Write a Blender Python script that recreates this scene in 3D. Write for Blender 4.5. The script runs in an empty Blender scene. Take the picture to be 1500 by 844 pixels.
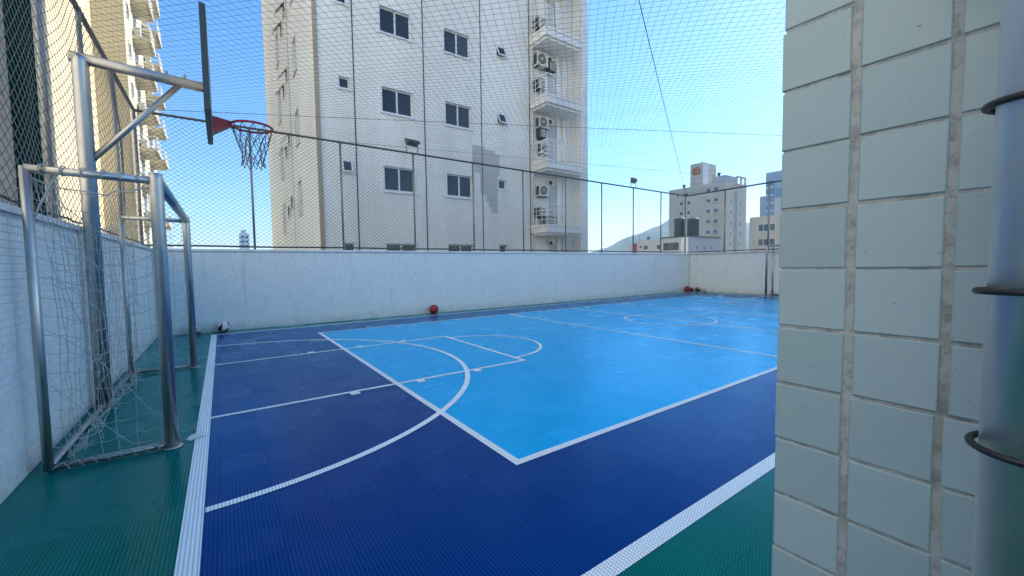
import bpy, math, random
from mathutils import Matrix, Vector
random.seed(7)
S = bpy.context.scene
C = S.collection
R = math.radians
sin, cos, pi = math.sin, math.cos, math.pi

# ------------------------------------------------------------------ camera
CAM_H = 1.28
YAW, PIT, ROL = 0.619686, 0.056591, -0.013358
_f = Vector((sin(YAW)*cos(PIT), cos(YAW)*cos(PIT), -sin(PIT)))
_r = Vector((cos(YAW), -sin(YAW), 0))
_u = _r.cross(_f)
_r2 = cos(ROL)*_r + sin(ROL)*_u
_u2 = -sin(ROL)*_r + cos(ROL)*_u
cd = bpy.data.cameras.new('camera')
cd.sensor_width = 36
cd.lens = 594.54/1500*36
cd.clip_start = 0.02
cd.clip_end = 20000
cam = bpy.data.objects.new('camera', cd)
C.objects.link(cam)
cam.matrix_world = Matrix(((_r2.x, _u2.x, -_f.x, 0), (_r2.y, _u2.y, -_f.y, 0), (_r2.z, _u2.z, -_f.z, CAM_H), (0, 0, 0, 1)))
S.camera = cam
def pix(p):
    q = Vector(p) - Vector((0, 0, CAM_H))
    d = q.dot(_f)
    if d < 0.05: return (-9999, -9999, d)
    return (750 + 594.54*q.dot(_r2)/d, 422 - 594.54*q.dot(_u2)/d, d)

# ------------------------------------------------------------------ world, sun, exposure
SUN_YAW, SUN_EL = R(90), R(36)
w = bpy.data.worlds.new('World'); S.world = w; w.use_nodes = True
nt = w.node_tree
for n in list(nt.nodes): nt.nodes.remove(n)
sky = nt.nodes.new('ShaderNodeTexSky'); sky.sky_type = 'NISHITA'; sky.sun_disc = False
sky.sun_elevation = SUN_EL; sky.sun_rotation = SUN_YAW
sky.air_density = 1.0; sky.dust_density = 0.25; sky.ozone_density = 4.0; sky.altitude = 20
bg = nt.nodes.new('ShaderNodeBackground'); bg.inputs[1].default_value = 0.14
out = nt.nodes.new('ShaderNodeOutputWorld')
hs = nt.nodes.new('ShaderNodeHueSaturation'); hs.inputs['Saturation'].default_value = 1.20
nt.links.new(sky.outputs[0], hs.inputs['Color']); nt.links.new(hs.outputs[0], bg.inputs[0]); nt.links.new(bg.outputs[0], out.inputs[0])
sd = bpy.data.lights.new('sun', 'SUN'); sd.energy = 4.2; sd.angle = R(0.53); sd.color = (1, 0.93, 0.80)
sun = bpy.data.objects.new('sun', sd); C.objects.link(sun)
_s = Vector((sin(SUN_YAW)*cos(SUN_EL), cos(SUN_YAW)*cos(SUN_EL), sin(SUN_EL)))
sun.rotation_euler = _s.to_track_quat('Z', 'Y').to_euler()
sun.location = (60, 20, 80)
vs = S.view_settings
vs.view_transform = 'Standard'; vs.look = 'None'; vs.exposure = 1.14; vs.gamma = 1; vs.use_curve_mapping = False
S.render.engine = 'CYCLES'
S.cycles.max_bounces = 8

# ------------------------------------------------------------------ materials
class NG:
    def __init__(s, name):
        s.m = bpy.data.materials.new(name); s.m.use_nodes = True
        s.t = s.m.node_tree; s.b = s.t.nodes['Principled BSDF']
    def n(s, typ, **kw):
        x = s.t.nodes.new(typ)
        for k, v in kw.items(): setattr(x, k, v)
        return x
    def l(s, a, b): s.t.links.new(a, b)
    def val(s, sock, v):
        if hasattr(v, 'is_output') or hasattr(v, 'links'): s.l(v, sock)
        else: sock.default_value = v
    def math(s, op, a, b=None, c=None, clamp=False):
        x = s.n('ShaderNodeMath', operation=op); x.use_clamp = clamp
        s.val(x.inputs[0], a)
        if b is not None: s.val(x.inputs[1], b)
        if c is not None: s.val(x.inputs[2], c)
        return x.outputs[0]
    def pos(s):
        g = s.n('ShaderNodeNewGeometry'); return g.outputs['Position']
    def island(s):
        g = s.n('ShaderNodeNewGeometry'); o = s.n('ShaderNodeObjectInfo')
        return s.math('FRACT', s.math('ADD', g.outputs['Random Per Island'], o.outputs['Random']))
    def xyz(s, p=None):
        x = s.n('ShaderNodeSeparateXYZ'); s.l(p or s.pos(), x.inputs[0]); return x.outputs
    def scale(s, v, sc):
        x = s.n('ShaderNodeVectorMath', operation='MULTIPLY'); s.l(v, x.inputs[0]); x.inputs[1].default_value = sc; return x.outputs[0]
    def noise(s, sc, vec=None, detail=4, rough=0.55):
        x = s.n('ShaderNodeTexNoise'); x.inputs['Scale'].default_value = sc; x.inputs['Detail'].default_value = detail
        x.inputs['Roughness'].default_value = rough
        s.l(vec or s.pos(), x.inputs['Vector']); return x.outputs[0]
    def ramp(s, f, a, b, lo=0.0, hi=1.0):
        x = s.n('ShaderNodeMapRange'); s.val(x.inputs[0], f)
        x.inputs[1].default_value = a; x.inputs[2].default_value = b; x.inputs[3].default_value = lo; x.inputs[4].default_value = hi
        return x.outputs[0]
    def mix(s, f, a, b, mode='MIX'):
        x = s.n('ShaderNodeMix', data_type='RGBA', blend_type=mode)
        s.val(x.inputs[0], f)
        for i, v in ((6, a), (7, b)):
            if isinstance(v, tuple): x.inputs[i].default_value = (*v, 1) if len(v) == 3 else v
            else: s.l(v, x.inputs[i])
        return x.outputs[2]
    def col(s, v):
        if isinstance(v, tuple): s.b.inputs['Base Color'].default_value = (*v, 1)
        else: s.l(v, s.b.inputs['Base Color'])
    def set(s, **kw):
        for k, v in kw.items(): s.val(s.b.inputs[k.replace('_', ' ')], v)
    def bump(s, h, strength=0.3, dist=0.01):
        x = s.n('ShaderNodeBump'); x.inputs['Strength'].default_value = strength; x.inputs['Distance'].default_value = dist
        s.l(h, x.inputs['Height']); s.l(x.outputs[0], s.b.inputs['Normal'])

def plain(name, col, rough=0.5, metal=0.0, var=0.12, sc=6.0, **kw):
    g = NG(name)
    nz = g.noise(sc)
    g.col(g.mix(g.ramp(nz, 0.3, 0.7), tuple(c*(1-var) for c in col), tuple(min(1, c*(1+var)) for c in col)))
    g.set(Roughness=g.ramp(nz, 0.2, 0.8, max(0.02, rough*0.85), min(1, rough*1.15)), Metallic=metal, **kw)
    return g.m
M = {}
# court tiles: three colour zones
LBX0, LBX1, LBY0, LBY1 = 1.507, 14.95, 2.075, 8.63
BX0, BX1, BY0, BY1 = -0.175, 16.63, 1.10, 9.72
def zone_mask(g, p, x0, x1, y0, y1):
    a = g.math('MULTIPLY', g.math('GREATER_THAN', p[0], x0), g.math('LESS_THAN', p[0], x1))
    b = g.math('MULTIPLY', g.math('GREATER_THAN', p[1], y0), g.math('LESS_THAN', p[1], y1))
    return g.math('MULTIPLY', a, b)
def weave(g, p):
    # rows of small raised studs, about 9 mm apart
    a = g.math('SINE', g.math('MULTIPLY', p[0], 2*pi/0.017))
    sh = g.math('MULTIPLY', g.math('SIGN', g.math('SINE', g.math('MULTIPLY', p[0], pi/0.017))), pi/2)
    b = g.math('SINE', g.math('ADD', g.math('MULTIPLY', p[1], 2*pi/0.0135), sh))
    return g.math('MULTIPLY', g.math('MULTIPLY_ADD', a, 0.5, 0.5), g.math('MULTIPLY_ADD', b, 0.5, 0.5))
def court_material(name, fixed=None):
    g = NG(name); p = g.xyz()
    wv = weave(g, p)
    isl = g.island()
    if fixed is None:
        c = g.mix(zone_mask(g, p, BX0, BX1, BY0, BY1), (0.001, 0.175, 0.135), (0.001, 0.050, 0.240))
        c = g.mix(zone_mask(g, p, LBX0, LBX1, LBY0, LBY1), c, (0.0, 0.49, 0.90))
    else:
        c = g.mix(0.0, fixed, fixed)
    c = g.mix(1.0, c, g.mix(isl, (0.965, 0.965, 0.965), (1.035, 1.035, 1.035)), 'MULTIPLY')
    sc = g.noise(0.9, detail=6, rough=0.65)
    c = g.mix(g.ramp(sc, 0.50, 0.72, 0.0, 0.035), c, (0.30, 0.36, 0.42))
    # scuffs, drawn out along the playing direction
    st = g.noise(1.0, g.scale(g.pos(), (5.0, 26.0, 1.0)), detail=5, rough=0.7)
    c = g.mix(g.ramp(st, 0.60, 0.70, 0.0, 0.55 if fixed is None else 0.12), c, g.mix(1.0, c, (0.35, 0.38, 0.42), 'MULTIPLY'))
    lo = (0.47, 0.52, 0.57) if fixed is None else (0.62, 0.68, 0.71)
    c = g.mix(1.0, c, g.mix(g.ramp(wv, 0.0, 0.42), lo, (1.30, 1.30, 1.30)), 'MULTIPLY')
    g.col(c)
    g.set(Roughness=g.math('ADD', g.ramp(sc, 0.3, 0.7, 0.16, 0.30), g.math('MULTIPLY_ADD', isl, 0.10, -0.05)))
    g.b.inputs['Specular IOR Level'].default_value = 0.0
    nz = g.noise(1.0, g.scale(g.pos(), (3.2, 9.0, 1.0)), detail=5, rough=0.6)
    g.bump(g.math('ADD', g.math('MULTIPLY', wv, 0.12), g.math('MULTIPLY', nz, 0.55)), 0.45, 0.004)
    # low sheen that only shows at a flat angle
    lw = g.n('ShaderNodeLayerWeight'); gl = g.n('ShaderNodeBsdfGlossy'); mx = g.n('ShaderNodeMixShader')
    gl.inputs['Color'].default_value = (0.60, 0.86, 1.0, 1)
    fac = g.math('MULTIPLY', g.math('POWER', lw.outputs['Facing'], 4.3), g.math('MULTIPLY_ADD', isl, 0.16 if fixed is None else 0.06, 0.60 if fixed is None else 0.2), clamp=True)
    bn = g.b.inputs['Normal'].links[0].from_socket; g.l(bn, gl.inputs['Normal'])
    g.l(g.b.inputs['Roughness'].links[0].from_socket, gl.inputs['Roughness'])
    o_ = g.t.nodes['Material Output']
    g.l(fac, mx.inputs[0]); g.l(g.b.outputs[0], mx.inputs[1]); g.l(gl.outputs[0], mx.inputs[2]); g.l(mx.outputs[0], o_.inputs[0])
    return g.m
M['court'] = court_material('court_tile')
M['line'] = court_material('court_line', (0.85, 0.88, 0.86))
M['subfloor'] = plain('subfloor', (0.02, 0.03, 0.035), 0.8)
# mosaic tiles and grout
def tile_mat(name, a, b, rough, streak=0.35):
    g = NG(name); isl = g.island(); p = g.xyz()
    c = g.mix(isl, a, b)
    nz = g.noise(1.0, g.scale(g.pos(), (1.6, 1.6, 0.35)), detail=6, rough=0.6)
    c = g.mix(g.ramp(nz, 0.5, 0.75, 0, streak), c, tuple(x*0.62 for x in a))
    dz = g.math('MULTIPLY', g.ramp(p[2], 0.0, 0.22, 1.0, 0.0), g.ramp(g.noise(5.0), 0.35, 0.65, 0.15, 0.7))
    c = g.mix(dz, c, (0.42, 0.37, 0.29))
    sk = g.noise(1.0, g.scale(g.pos(), (11.0, 11.0, 0.45)), detail=4, rough=0.6)
    c = g.mix(g.ramp(sk, 0.60, 0.74, 0, 0.30), c, (0.36, 0.38, 0.37))
    mk = g.noise(2.3, detail=8, rough=0.75)
    c = g.mix(g.ramp(mk, 0.66, 0.72, 0, 0.25), c, (0.30, 0.30, 0.30))
    g.col(c); g.set(Roughness=g.ramp(g.noise(3.0), 0.3, 0.7, rough*0.8, rough*1.5))
    g.bump(g.noise(12.0, detail=2), 0.08, 0.004)
    return g.m
M['mosaic'] = tile_mat('mosaic_tile', (0.68, 0.725, 0.70), (0.765, 0.80, 0.775), 0.34, 0.10)
M['mosaic_grout'] = plain('mosaic_grout', (0.52, 0.545, 0.545), 0.8, sc=20, var=0.2)
def pillar_tile():
    g = NG('pillar_tile'); isl = g.island()
    c = g.mix(isl, (0.345, 0.46, 0.505), (0.405, 0.525, 0.57))
    c = g.mix(g.ramp(g.noise(9.0, detail=6, rough=0.5), 0.35, 0.95, 0, 0.22), c, (0.28, 0.35, 0.38))
    c = g.mix(g.ramp(g.noise(140.0, detail=1), 0.76, 0.775, 0, 0.6), c, (0.10, 0.09, 0.08))
    g.col(c); g.set(Roughness=g.ramp(g.noise(6.0), 0.3, 0.7, 0.34, 0.46))
    g.bump(g.noise(9.0, detail=1), 0.05, 0.003)
    return g.m
M['pillar_tile'] = pillar_tile()
def grout_mat():
    g = NG('pillar_grout')
    n1 = g.noise(38.0, detail=8, rough=0.75); n2 = g.noise(7.0, detail=5)
    c = g.mix(g.ramp(n1, 0.36, 0.54), (0.25, 0.265, 0.265), (0.46, 0.49, 0.49))
    c = g.mix(g.ramp(n2, 0.55, 0.7, 0, 0.4), c, (0.15, 0.165, 0.14))
    g.col(c); g.set(Roughness=0.9); g.bump(n1, 0.8, 0.004)
    return g.m
M['grout'] = grout_mat()
def steel_mat(name, col, rough):
    g = NG(name)
    br = g.noise(1.0, g.scale(g.pos(), (160, 160, 6)), detail=3)
    bl = g.noise(4.0, detail=5)
    g.col(g.mix(g.ramp(bl, 0.45, 0.75, 0, 0.4), col, tuple(c*0.7 for c in col)))
    g.set(Metallic=1.0, Roughness=g.math('ADD', g.ramp(bl, 0.3, 0.7, rough*0.7, rough*1.4), g.ramp(br, 0.3, 0.7, 0, 0.06)))
    g.bump(br, 0.06, 0.002)
    return g.m
M['steel'] = steel_mat('stainless_steel', (0.54, 0.53, 0.505), 0.36)
M['steel_dull'] = steel_mat('dull_steel', (0.40, 0.39, 0.375), 0.42)
M['steel_pole'] = steel_mat('brushed_pole', (0.86, 0.85, 0.82), 0.42)
M['galv'] = plain('galvanised_post', (0.34, 0.33, 0.31), 0.45, 0.6, 0.25, 14)
M['wire'] = plain('fence_wire', (0.060, 0.075, 0.080), 0.5, 0.3)
M['rail'] = plain('fence_rail', (0.085, 0.09, 0.092), 0.5, 0.3)
M['twine'] = plain('net_twine', (0.045, 0.050, 0.055), 0.8)
M['twine_grey'] = plain('net_twine_grey', (0.10, 0.11, 0.115), 0.8)
M['goal_twine'] = plain('goal_twine', (0.40, 0.41, 0.39), 0.85, sc=20)
M['hoop_twine'] = plain('hoop_twine', (0.12, 0.125, 0.13), 0.85)
M['cable'] = plain('cable_black', (0.014, 0.017, 0.020), 0.45)
M['board_edge'] = plain('board_edge', (0.035, 0.055, 0.060), 0.5)
M['board_white'] = plain('board_white', (0.70, 0.72, 0.72), 0.35)
M['red'] = plain('rim_red', (0.36, 0.016, 0.02), 0.4)
M['coping'] = plain('coping_stone', (0.70, 0.70, 0.68), 0.5, sc=4, var=0.18)
M['paper'] = plain('torn_tape', (0.72, 0.72, 0.70), 0.6)
M['plate'] = plain('white_plastic', (0.72, 0.75, 0.76), 0.4)
# facades
def facade(name, col, grid=0.0, streak=0.3, dark=0.6, rough=0.55, line=0.72):
    g = NG(name); p = g.xyz()
    nz = g.noise(1.0, g.scale(g.pos(), (0.9, 0.9, 0.10)), detail=7, rough=0.65)
    n2 = g.noise(0.35, detail=4)
    c = g.mix(g.ramp(n2, 0.35, 0.65), tuple(x*0.93 for x in col), tuple(min(1, x*1.05) for x in col))
    c = g.mix(g.ramp(nz, 0.50, 0.74, 0, streak), c, tuple(x*dark for x in col))
    if grid:
        hor = g.math('ADD', p[0], p[1])
        fr = lambda v: g.math('LESS_THAN', g.math('FRACT', g.math('DIVIDE', v, grid)), 0.10)
        mk = g.math('MAXIMUM', fr(hor), fr(p[2]))
        c = g.mix(mk, c, g.mix(1.0, c, (line, line, line), 'MULTIPLY'))
        cell = g.n('ShaderNodeTexWhiteNoise', noise_dimensions='3D')
        sn = g.n('ShaderNodeVectorMath', operation='FLOOR'); g.l(g.scale(g.pos(), (1/grid, 1/grid, 1/grid)), sn.inputs[0]); g.l(sn.outputs[0], cell.inputs[0])
        c = g.mix(g.math('MULTIPLY', cell.outputs[0], 0.14), c, tuple(x*0.6 for x in col))
    g.col(c); g.set(Roughness=rough); g.b.inputs['Specular IOR Level'].default_value = 0.12
    return g.m
M['tower'] = facade('tower_tile', (0.83, 0.805, 0.74), 0.105, 0.55, 0.74, 0.4, 0.86)
M['tower_side'] = facade('tower_side', (0.76, 0.78, 0.79), 0.105, 0.25, 0.75, 0.4, 0.88)
M['tan'] = facade('tan_strip', (0.40, 0.32, 0.23), 0, 0.5, 0.55)
M['patch'] = facade('render_patch', (0.52, 0.52, 0.49), 0.5, 0.5, 0.85, 0.9, 0.93)
M['slab'] = facade('balcony_tile', (0.80, 0.80, 0.77), 0.105, 0.3, 0.6)
M['white'] = plain('white_frame', (0.68, 0.69, 0.69), 0.4)
M['joint'] = plain('joint_dark', (0.025, 0.03, 0.035), 0.6)
M['cream'] = facade('cream_render', (0.66, 0.57, 0.38), 0, 0.3, 0.7, 0.7)
M['cream_pale'] = facade('cream_pale', (0.72, 0.68, 0.60), 0, 0.2, 0.8, 0.7)
M['cream_tile'] = facade('cream_tile', (0.64, 0.58, 0.44), 0.25, 0.35, 0.6, 0.6)
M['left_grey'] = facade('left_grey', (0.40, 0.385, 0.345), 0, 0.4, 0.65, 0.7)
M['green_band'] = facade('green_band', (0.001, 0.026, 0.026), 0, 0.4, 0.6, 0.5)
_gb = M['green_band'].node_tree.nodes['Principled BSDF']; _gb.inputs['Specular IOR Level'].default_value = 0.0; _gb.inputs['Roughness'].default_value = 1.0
M['beige'] = facade('beige_render', (0.62, 0.545, 0.44), 0, 0.2, 0.8, 0.7)
M['beige_b'] = facade('beige_warm', (0.60, 0.54, 0.43), 0.6, 0.2, 0.8, 0.7)
M['pale'] = facade('pale_render', (0.50, 0.52, 0.535), 0, 0.3, 0.7, 0.7)
M['pale_blue'] = facade('pale_blue', (0.42, 0.47, 0.52), 0, 0.2, 0.8, 0.7)
M['tank'] = plain('tank_blue_grey', (0.05, 0.085, 0.10), 0.5, sc=1.5, var=0.2)
M['sign_orange'] = plain('sign_orange', (0.62, 0.25, 0.05), 0.4)
M['sign_maroon'] = plain('sign_maroon', (0.16, 0.03, 0.03), 0.4)
M['sign_red'] = plain('sign_red', (0.30, 0.07, 0.08), 0.5)
def glass(name, col, rough=0.06, spec=0.5):
    g = NG(name); nz = g.noise(0.6, detail=2)
    oi = g.n('ShaderNodeObjectInfo')
    c0 = g.mix(g.ramp(nz, 0.3, 0.7), col, tuple(c*1.8 for c in col))
    g.col(g.mix(g.ramp(oi.outputs['Random'], 0.55, 1.0, 0, 0.45), c0, tuple(0.10+c for c in col)))
    g.set(Roughness=rough); g.b.inputs['Specular IOR Level'].default_value = spec
    return g.m
M['glass'] = glass('window_glass', (0.022, 0.027, 0.032))
M['glass_blue'] = glass('glass_blue', (0.08, 0.14, 0.21), 0.1, 0.8)
M['glass_far'] = glass('glass_far', (0.05, 0.06, 0.07), 0.2)
M['dark'] = plain('dark_void', (0.014, 0.016, 0.018), 0.6)
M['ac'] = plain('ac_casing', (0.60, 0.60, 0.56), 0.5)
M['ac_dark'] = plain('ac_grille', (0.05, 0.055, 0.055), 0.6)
M['lamp_body'] = plain('lamp_body', (0.11, 0.115, 0.12), 0.45, 0.3)
M['lamp_glass'] = glass('lamp_glass', (0.16, 0.19, 0.21), 0.1)
M['ground'] = plain('city_ground', (0.20, 0.195, 0.18), 0.9, sc=0.02, var=0.35)
M['concrete'] = facade('podium_concrete', (0.36, 0.36, 0.34), 0, 0.4, 0.6, 0.9)
def hill_mat():
    g = NG('hill_forest'); n = g.noise(0.03, detail=8, rough=0.7)
    g.col(g.mix(g.ramp(n, 0.35, 0.65), (0.030, 0.058, 0.030), (0.075, 0.105, 0.05))); g.set(Roughness=0.95)
    return g.m
M['hill'] = hill_mat()
def soccer(name, a, b, c, sc):
    g = NG(name); tc = g.n('ShaderNodeTexCoord')
    v = g.n('ShaderNodeTexVoronoi'); v.inputs['Scale'].default_value = sc; g.l(tc.outputs['Object'], v.inputs['Vector'])
    x = g.xyz(v.outputs['Color'])
    k = g.mix(g.math('GREATER_THAN', x[0], 0.50), a, b)
    k = g.mix(g.math('GREATER_THAN', x[1], 0.80), k, c)
    e = g.n('ShaderNodeTexVoronoi', feature='DISTANCE_TO_EDGE'); e.inputs['Scale'].default_value = sc; g.l(tc.outputs['Object'], e.inputs['Vector'])
    k = g.mix(g.math('LESS_THAN', e.outputs['Distance'], 0.03), k, (0.12, 0.11, 0.11))
    g.col(k); g.set(Roughness=0.4)
    return g.m
M['ball_a'] = soccer('soccer_red', (0.70, 0.66, 0.64), (0.42, 0.10, 0.12), (0.04, 0.03, 0.04), 9)
M['ball_b'] = soccer('soccer_grey', (0.50, 0.52, 0.52), (0.40, 0.42, 0.42), (0.10, 0.11, 0.12), 10)
M['ball_c'] = soccer('soccer_dark', (0.03, 0.03, 0.03), (0.42, 0.38, 0.25), (0.02, 0.02, 0.02), 9)
M['ball_d'] = plain('ball_black', (0.03, 0.035, 0.035), 0.5)
M['basket'] = plain('ball_red', (0.30, 0.018, 0.025), 0.5, sc=60)
M['seam'] = plain('ball_seam', (0.02, 0.01, 0.012), 0.6)

# ------------------------------------------------------------------ mesh builder
class MB:
    def __init__(s): s.v = []; s.f = []
    def quad(s, a, b, c, d):
        i = len(s.v); s.v += [a, b, c, d]; s.f.append((i, i+1, i+2, i+3))
    def box(s, x0, x1, y0, y1, z0, z1):
        if x0 > x1: x0, x1 = x1, x0
        if y0 > y1: y0, y1 = y1, y0
        i = len(s.v)
        s.v += [(x0, y0, z0), (x1, y0, z0), (x1, y1, z0), (x0, y1, z0), (x0, y0, z1), (x1, y0, z1), (x1, y1, z1), (x0, y1, z1)]
        s.f += [(i, i+3, i+2, i+1), (i+4, i+5, i+6, i+7), (i, i+1, i+5, i+4), (i+1, i+2, i+6, i+5), (i+2, i+3, i+7, i+6), (i+3, i, i+4, i+7)]
        return s
    def obox(s, c, ax, ay, az):
        c, ax, ay, az = map(Vector, (c, ax, ay, az)); i = len(s.v)
        for k in (-1, 1):
            for q, r in ((-1, -1), (1, -1), (1, 1), (-1, 1)): s.v.append(tuple(c + ax*q + ay*r + az*k))
        s.f += [(i, i+3, i+2, i+1), (i+4, i+5, i+6, i+7), (i, i+1, i+5, i+4), (i+1, i+2, i+6, i+5), (i+2, i+3, i+7, i+6), (i+3, i, i+4, i+7)]
        return s
    def tube(s, pts, r, n=12, cap=True, closed=False):
        pts = [Vector(p) for p in pts]; N = len(pts); rs = r if isinstance(r, (list, tuple)) else [r]*N
        t0 = (pts[1]-pts[0]).normalized()
        ref = Vector((0, 0, 1)) if abs(t0.z) < 0.9 else Vector((1, 0, 0))
        a = t0.cross(ref).normalized()
        base = len(s.v)
        for k, p in enumerate(pts):
            if closed: t = (pts[(k+1) % N] - pts[k-1])
            else: t = pts[min(k+1, N-1)] - pts[max(k-1, 0)]
            t.normalize()
            a = (a - t*a.dot(t))
            if a.length < 1e-6: a = t.orthogonal()
            a.normalize(); b = t.cross(a)
            sc = 1.0
            if 0 < k < N-1:
                ca = (pts[k]-pts[k-1]).normalized().dot(t); sc = 1/max(0.5, ca)
            for j in range(n):
                an = 2*pi*j/n
                s.v.append(tuple(p + (a*cos(an) + b*sin(an))*rs[k]*(sc if n > 4 else 1)))
        M_ = N if closed else N-1
        for k in range(M_):
            k2 = (k+1) % N
            for j in range(n):
                j2 = (j+1) % n
                s.f.append((base+k*n+j, base+k*n+j2, base+k2*n+j2, base+k2*n+j))
        if cap and not closed:
            s.f.append(tuple(base+j for j in range(n))[::-1]); s.f.append(tuple(base+(N-1)*n+j for j in range(n)))
        return s
    def lathe(s, c, prof, n=24, ax='z'):
        base = len(s.v); cx, cy, cz = c
        for (r, h) in prof:
            for j in range(n):
                an = 2*pi*j/n; a, b = r*cos(an), r*sin(an)
                s.v.append((cx+a, cy+b, cz+h) if ax == 'z' else ((cx+a, cy+h, cz+b) if ax == 'y' else (cx+h, cy+a, cz+b)))
        for k in range(len(prof)-1):
            for j in range(n):
                j2 = (j+1) % n; s.f.append((base+k*n+j, base+k*n+j2, base+(k+1)*n+j2, base+(k+1)*n+j))
        s.f.append(tuple(base+j for j in range(n))[::-1]); s.f.append(tuple(base+(len(prof)-1)*n+j for j in range(n)))
        return s
    def sphere(s, c, r, n=24, m=14):
        base = len(s.v); cx, cy, cz = c
        s.v.append((cx, cy, cz-r))
        for i in range(1, m):
            ph = -pi/2 + pi*i/m
            for j in range(n): s.v.append((cx+r*cos(ph)*cos(2*pi*j/n), cy+r*cos(ph)*sin(2*pi*j/n), cz+r*sin(ph)))
        s.v.append((cx, cy, cz+r)); top = len(s.v)-1
        for j in range(n): s.f.append((base, base+1+(j+1) % n, base+1+j))
        for i in range(m-2):
            for j in range(n):
                a = base+1+i*n; s.f.append((a+j, a+(j+1) % n, a+n+(j+1) % n, a+n+j))
        a = base+1+(m-2)*n
        for j in range(n): s.f.append((a+j, a+(j+1) % n, top))
        return s
    def mesh(s, name, smooth=False):
        me = bpy.data.meshes.new(name); me.from_pydata(s.v, [], s.f); me.update()
        if smooth:
            for p in me.polygons: p.use_smooth = len(p.vertices) <= 4
        return me
    def obj(s, name, mat, parent=None, smooth=False, kind=None, loc=None):
        me = s.mesh(name, smooth); me.materials.append(M[mat] if isinstance(mat, str) else mat)
        return link(name, me, parent, kind, loc)
def link(name, me, parent=None, kind=None, loc=None):
    o = bpy.data.objects.new(name, me); C.objects.link(o)
    if loc is not None: o.location = loc
    if parent is not None: o.parent = parent
    if kind: o['kind'] = kind
    return o
def tag(o, label, cat, group=None):
    o['label'] = label; o['category'] = cat
    if group: o['group'] = group
    return o
def thing(name, label, cat, loc=(0, 0, 0), group=None):
    o = bpy.data.objects.new(name, None); C.objects.link(o); o.location = loc; o.empty_display_size = 0.2
    return tag(o, label, cat, group)
def part(t, name, mb, mat, smooth=False, kind=None):
    """mesh given in world coordinates, parented to a thing or part standing at a location"""
    o = mb.obj(name, mat, None, smooth, kind)
    o.parent = t
    p = t; off = Vector((0, 0, 0))
    while p is not None: off += Vector(p.location); p = p.parent
    if off.length > 0:
        o.data.transform(Matrix.Translation(-off))
    return o

# ------------------------------------------------------------------ the setting: ground, podium, court
gm = MB(); gm.quad((-6000, -6000, -14), (6000, -6000, -14), (6000, 6000, -14), (-6000, 6000, -14))
gm.obj('ground', 'ground', kind='structure')
WX0, WX1, WY1 = -1.05, 17.08, 10.22      # inner faces of the parapet walls
PY0 = -4.0
pm = MB().box(-1.36, 17.38, PY0-0.3, 10.56, -13.9, -0.06)
pm.obj('podium', 'concrete', kind='structure')
floor = MB().box(WX0-0.02, WX1+0.02, PY0, WY1+0.02, -0.055, -0.012).obj('court_floor', 'subfloor', kind='structure')
# interlocking court tiles, 0.25 m
def tile_mesh(name, a, b, th, ch):
    """slab a x b with chamfered top edge, centred, top at z = 0"""
    m = MB(); x, y = a/2, b/2
    m.v = [(-x, -y, -th), (x, -y, -th), (x, y, -th), (-x, y, -th), (-x, -y, -ch), (x, -y, -ch), (x, y, -ch), (-x, y, -ch),
           (-x+ch, -y+ch, 0), (x-ch, -y+ch, 0), (x-ch, y-ch, 0), (-x+ch, y-ch, 0)]
    m.f = [(0, 1, 5, 4), (1, 2, 6, 5), (2, 3, 7, 6), (3, 0, 4, 7), (4, 5, 9, 8), (5, 6, 10, 9), (6, 7, 11, 10), (7, 4, 8, 11), (8, 9, 10, 11)]
    return m
TP = 0.25
ct = tile_mesh('court_tile', TP-0.0003, TP-0.0003, 0.012, 0.0005)
cme = ct.mesh('court_tile'); cme.materials.append(M['court'])
tiles = []
ix0 = int(math.floor((WX0-0.185)/TP)); iy0 = int(math.floor((PY0-0.06)/TP))
for i in range(ix0, int((WX1-0.185)/TP)+1):
    for j in range(iy0, int((WY1-0.06)/TP)+1):
        x, y = 0.185+(i+0.5)*TP, 0.06+(j+0.5)*TP
        if x-TP/2 < WX0-0.13 or x > WX1+0.13 or y > WY1+0.13 or y < PY0: continue
        if False: continue
        px = pix((x, y, 0)); vis = -40 < px[0] < 1150 and 300 < px[1] < 900 and px[2] > 0
        tiles.append((0 if vis else 1, px[2] if vis else 99, x, y))
tiles.sort()
def tilt():
    return random.gauss(0, 0.0008), random.gauss(0, 0.0015)
for k, (v, d, x, y) in enumerate(tiles[:300]):
    o = link('court_tile', cme, floor); o.location = (x, y, -0.0004)
    a, b = tilt(); o.rotation_euler = (a, b, 0)
rest = MB()
for (v, d, x, y) in tiles[300:]:
    a, b = tilt(); i = len(rest.v)
    hx = min(x+TP/2, WX1) ; 
    for (vx, vy, vz) in ct.v: rest.v.append((x+vx, y+vy, vz+vx*b*-1+vy*a-0.0004))
    rest.f += [tuple(q+i for q in f) for f in ct.f]
rest.obj('court_tiles', 'court', floor, kind='stuff')
# painted lines: thin sheets lying on the tiles
LZ = 0.0022
def line_rect(name, x0, x1, y0, y1, dz=0.0):
    m = MB(); m.quad((x0, y0, LZ+dz), (x1, y0, LZ+dz), (x1, y1, LZ+dz), (x0, y1, LZ+dz)); return m.obj(name, 'line', floor)
def line_arc(name, cx, cy, r, a0, a1, wd=0.05, n=64, dz=0.0005):
    m = MB()
    for k in range(n+1):
        a = a0+(a1-a0)*k/n
        for q in (r-wd/2, r+wd/2): m.v.append((cx+q*cos(a), cy+q*sin(a), LZ+dz))
    for k in range(n): m.f.append((2*k, 2*k+1, 2*k+3, 2*k+2))
    return m.obj(name, 'line', floor)
LW = 0.056
line_rect('baseline', -0.219, -0.132, 1.06, 9.76)
line_rect('baseline', 16.59, 16.675, 1.06, 9.76)
line_rect('sideline', -0.132, 16.59, 1.06, 1.145)
line_rect('sideline', -0.132, 16.59, 9.69, 9.76)
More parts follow.
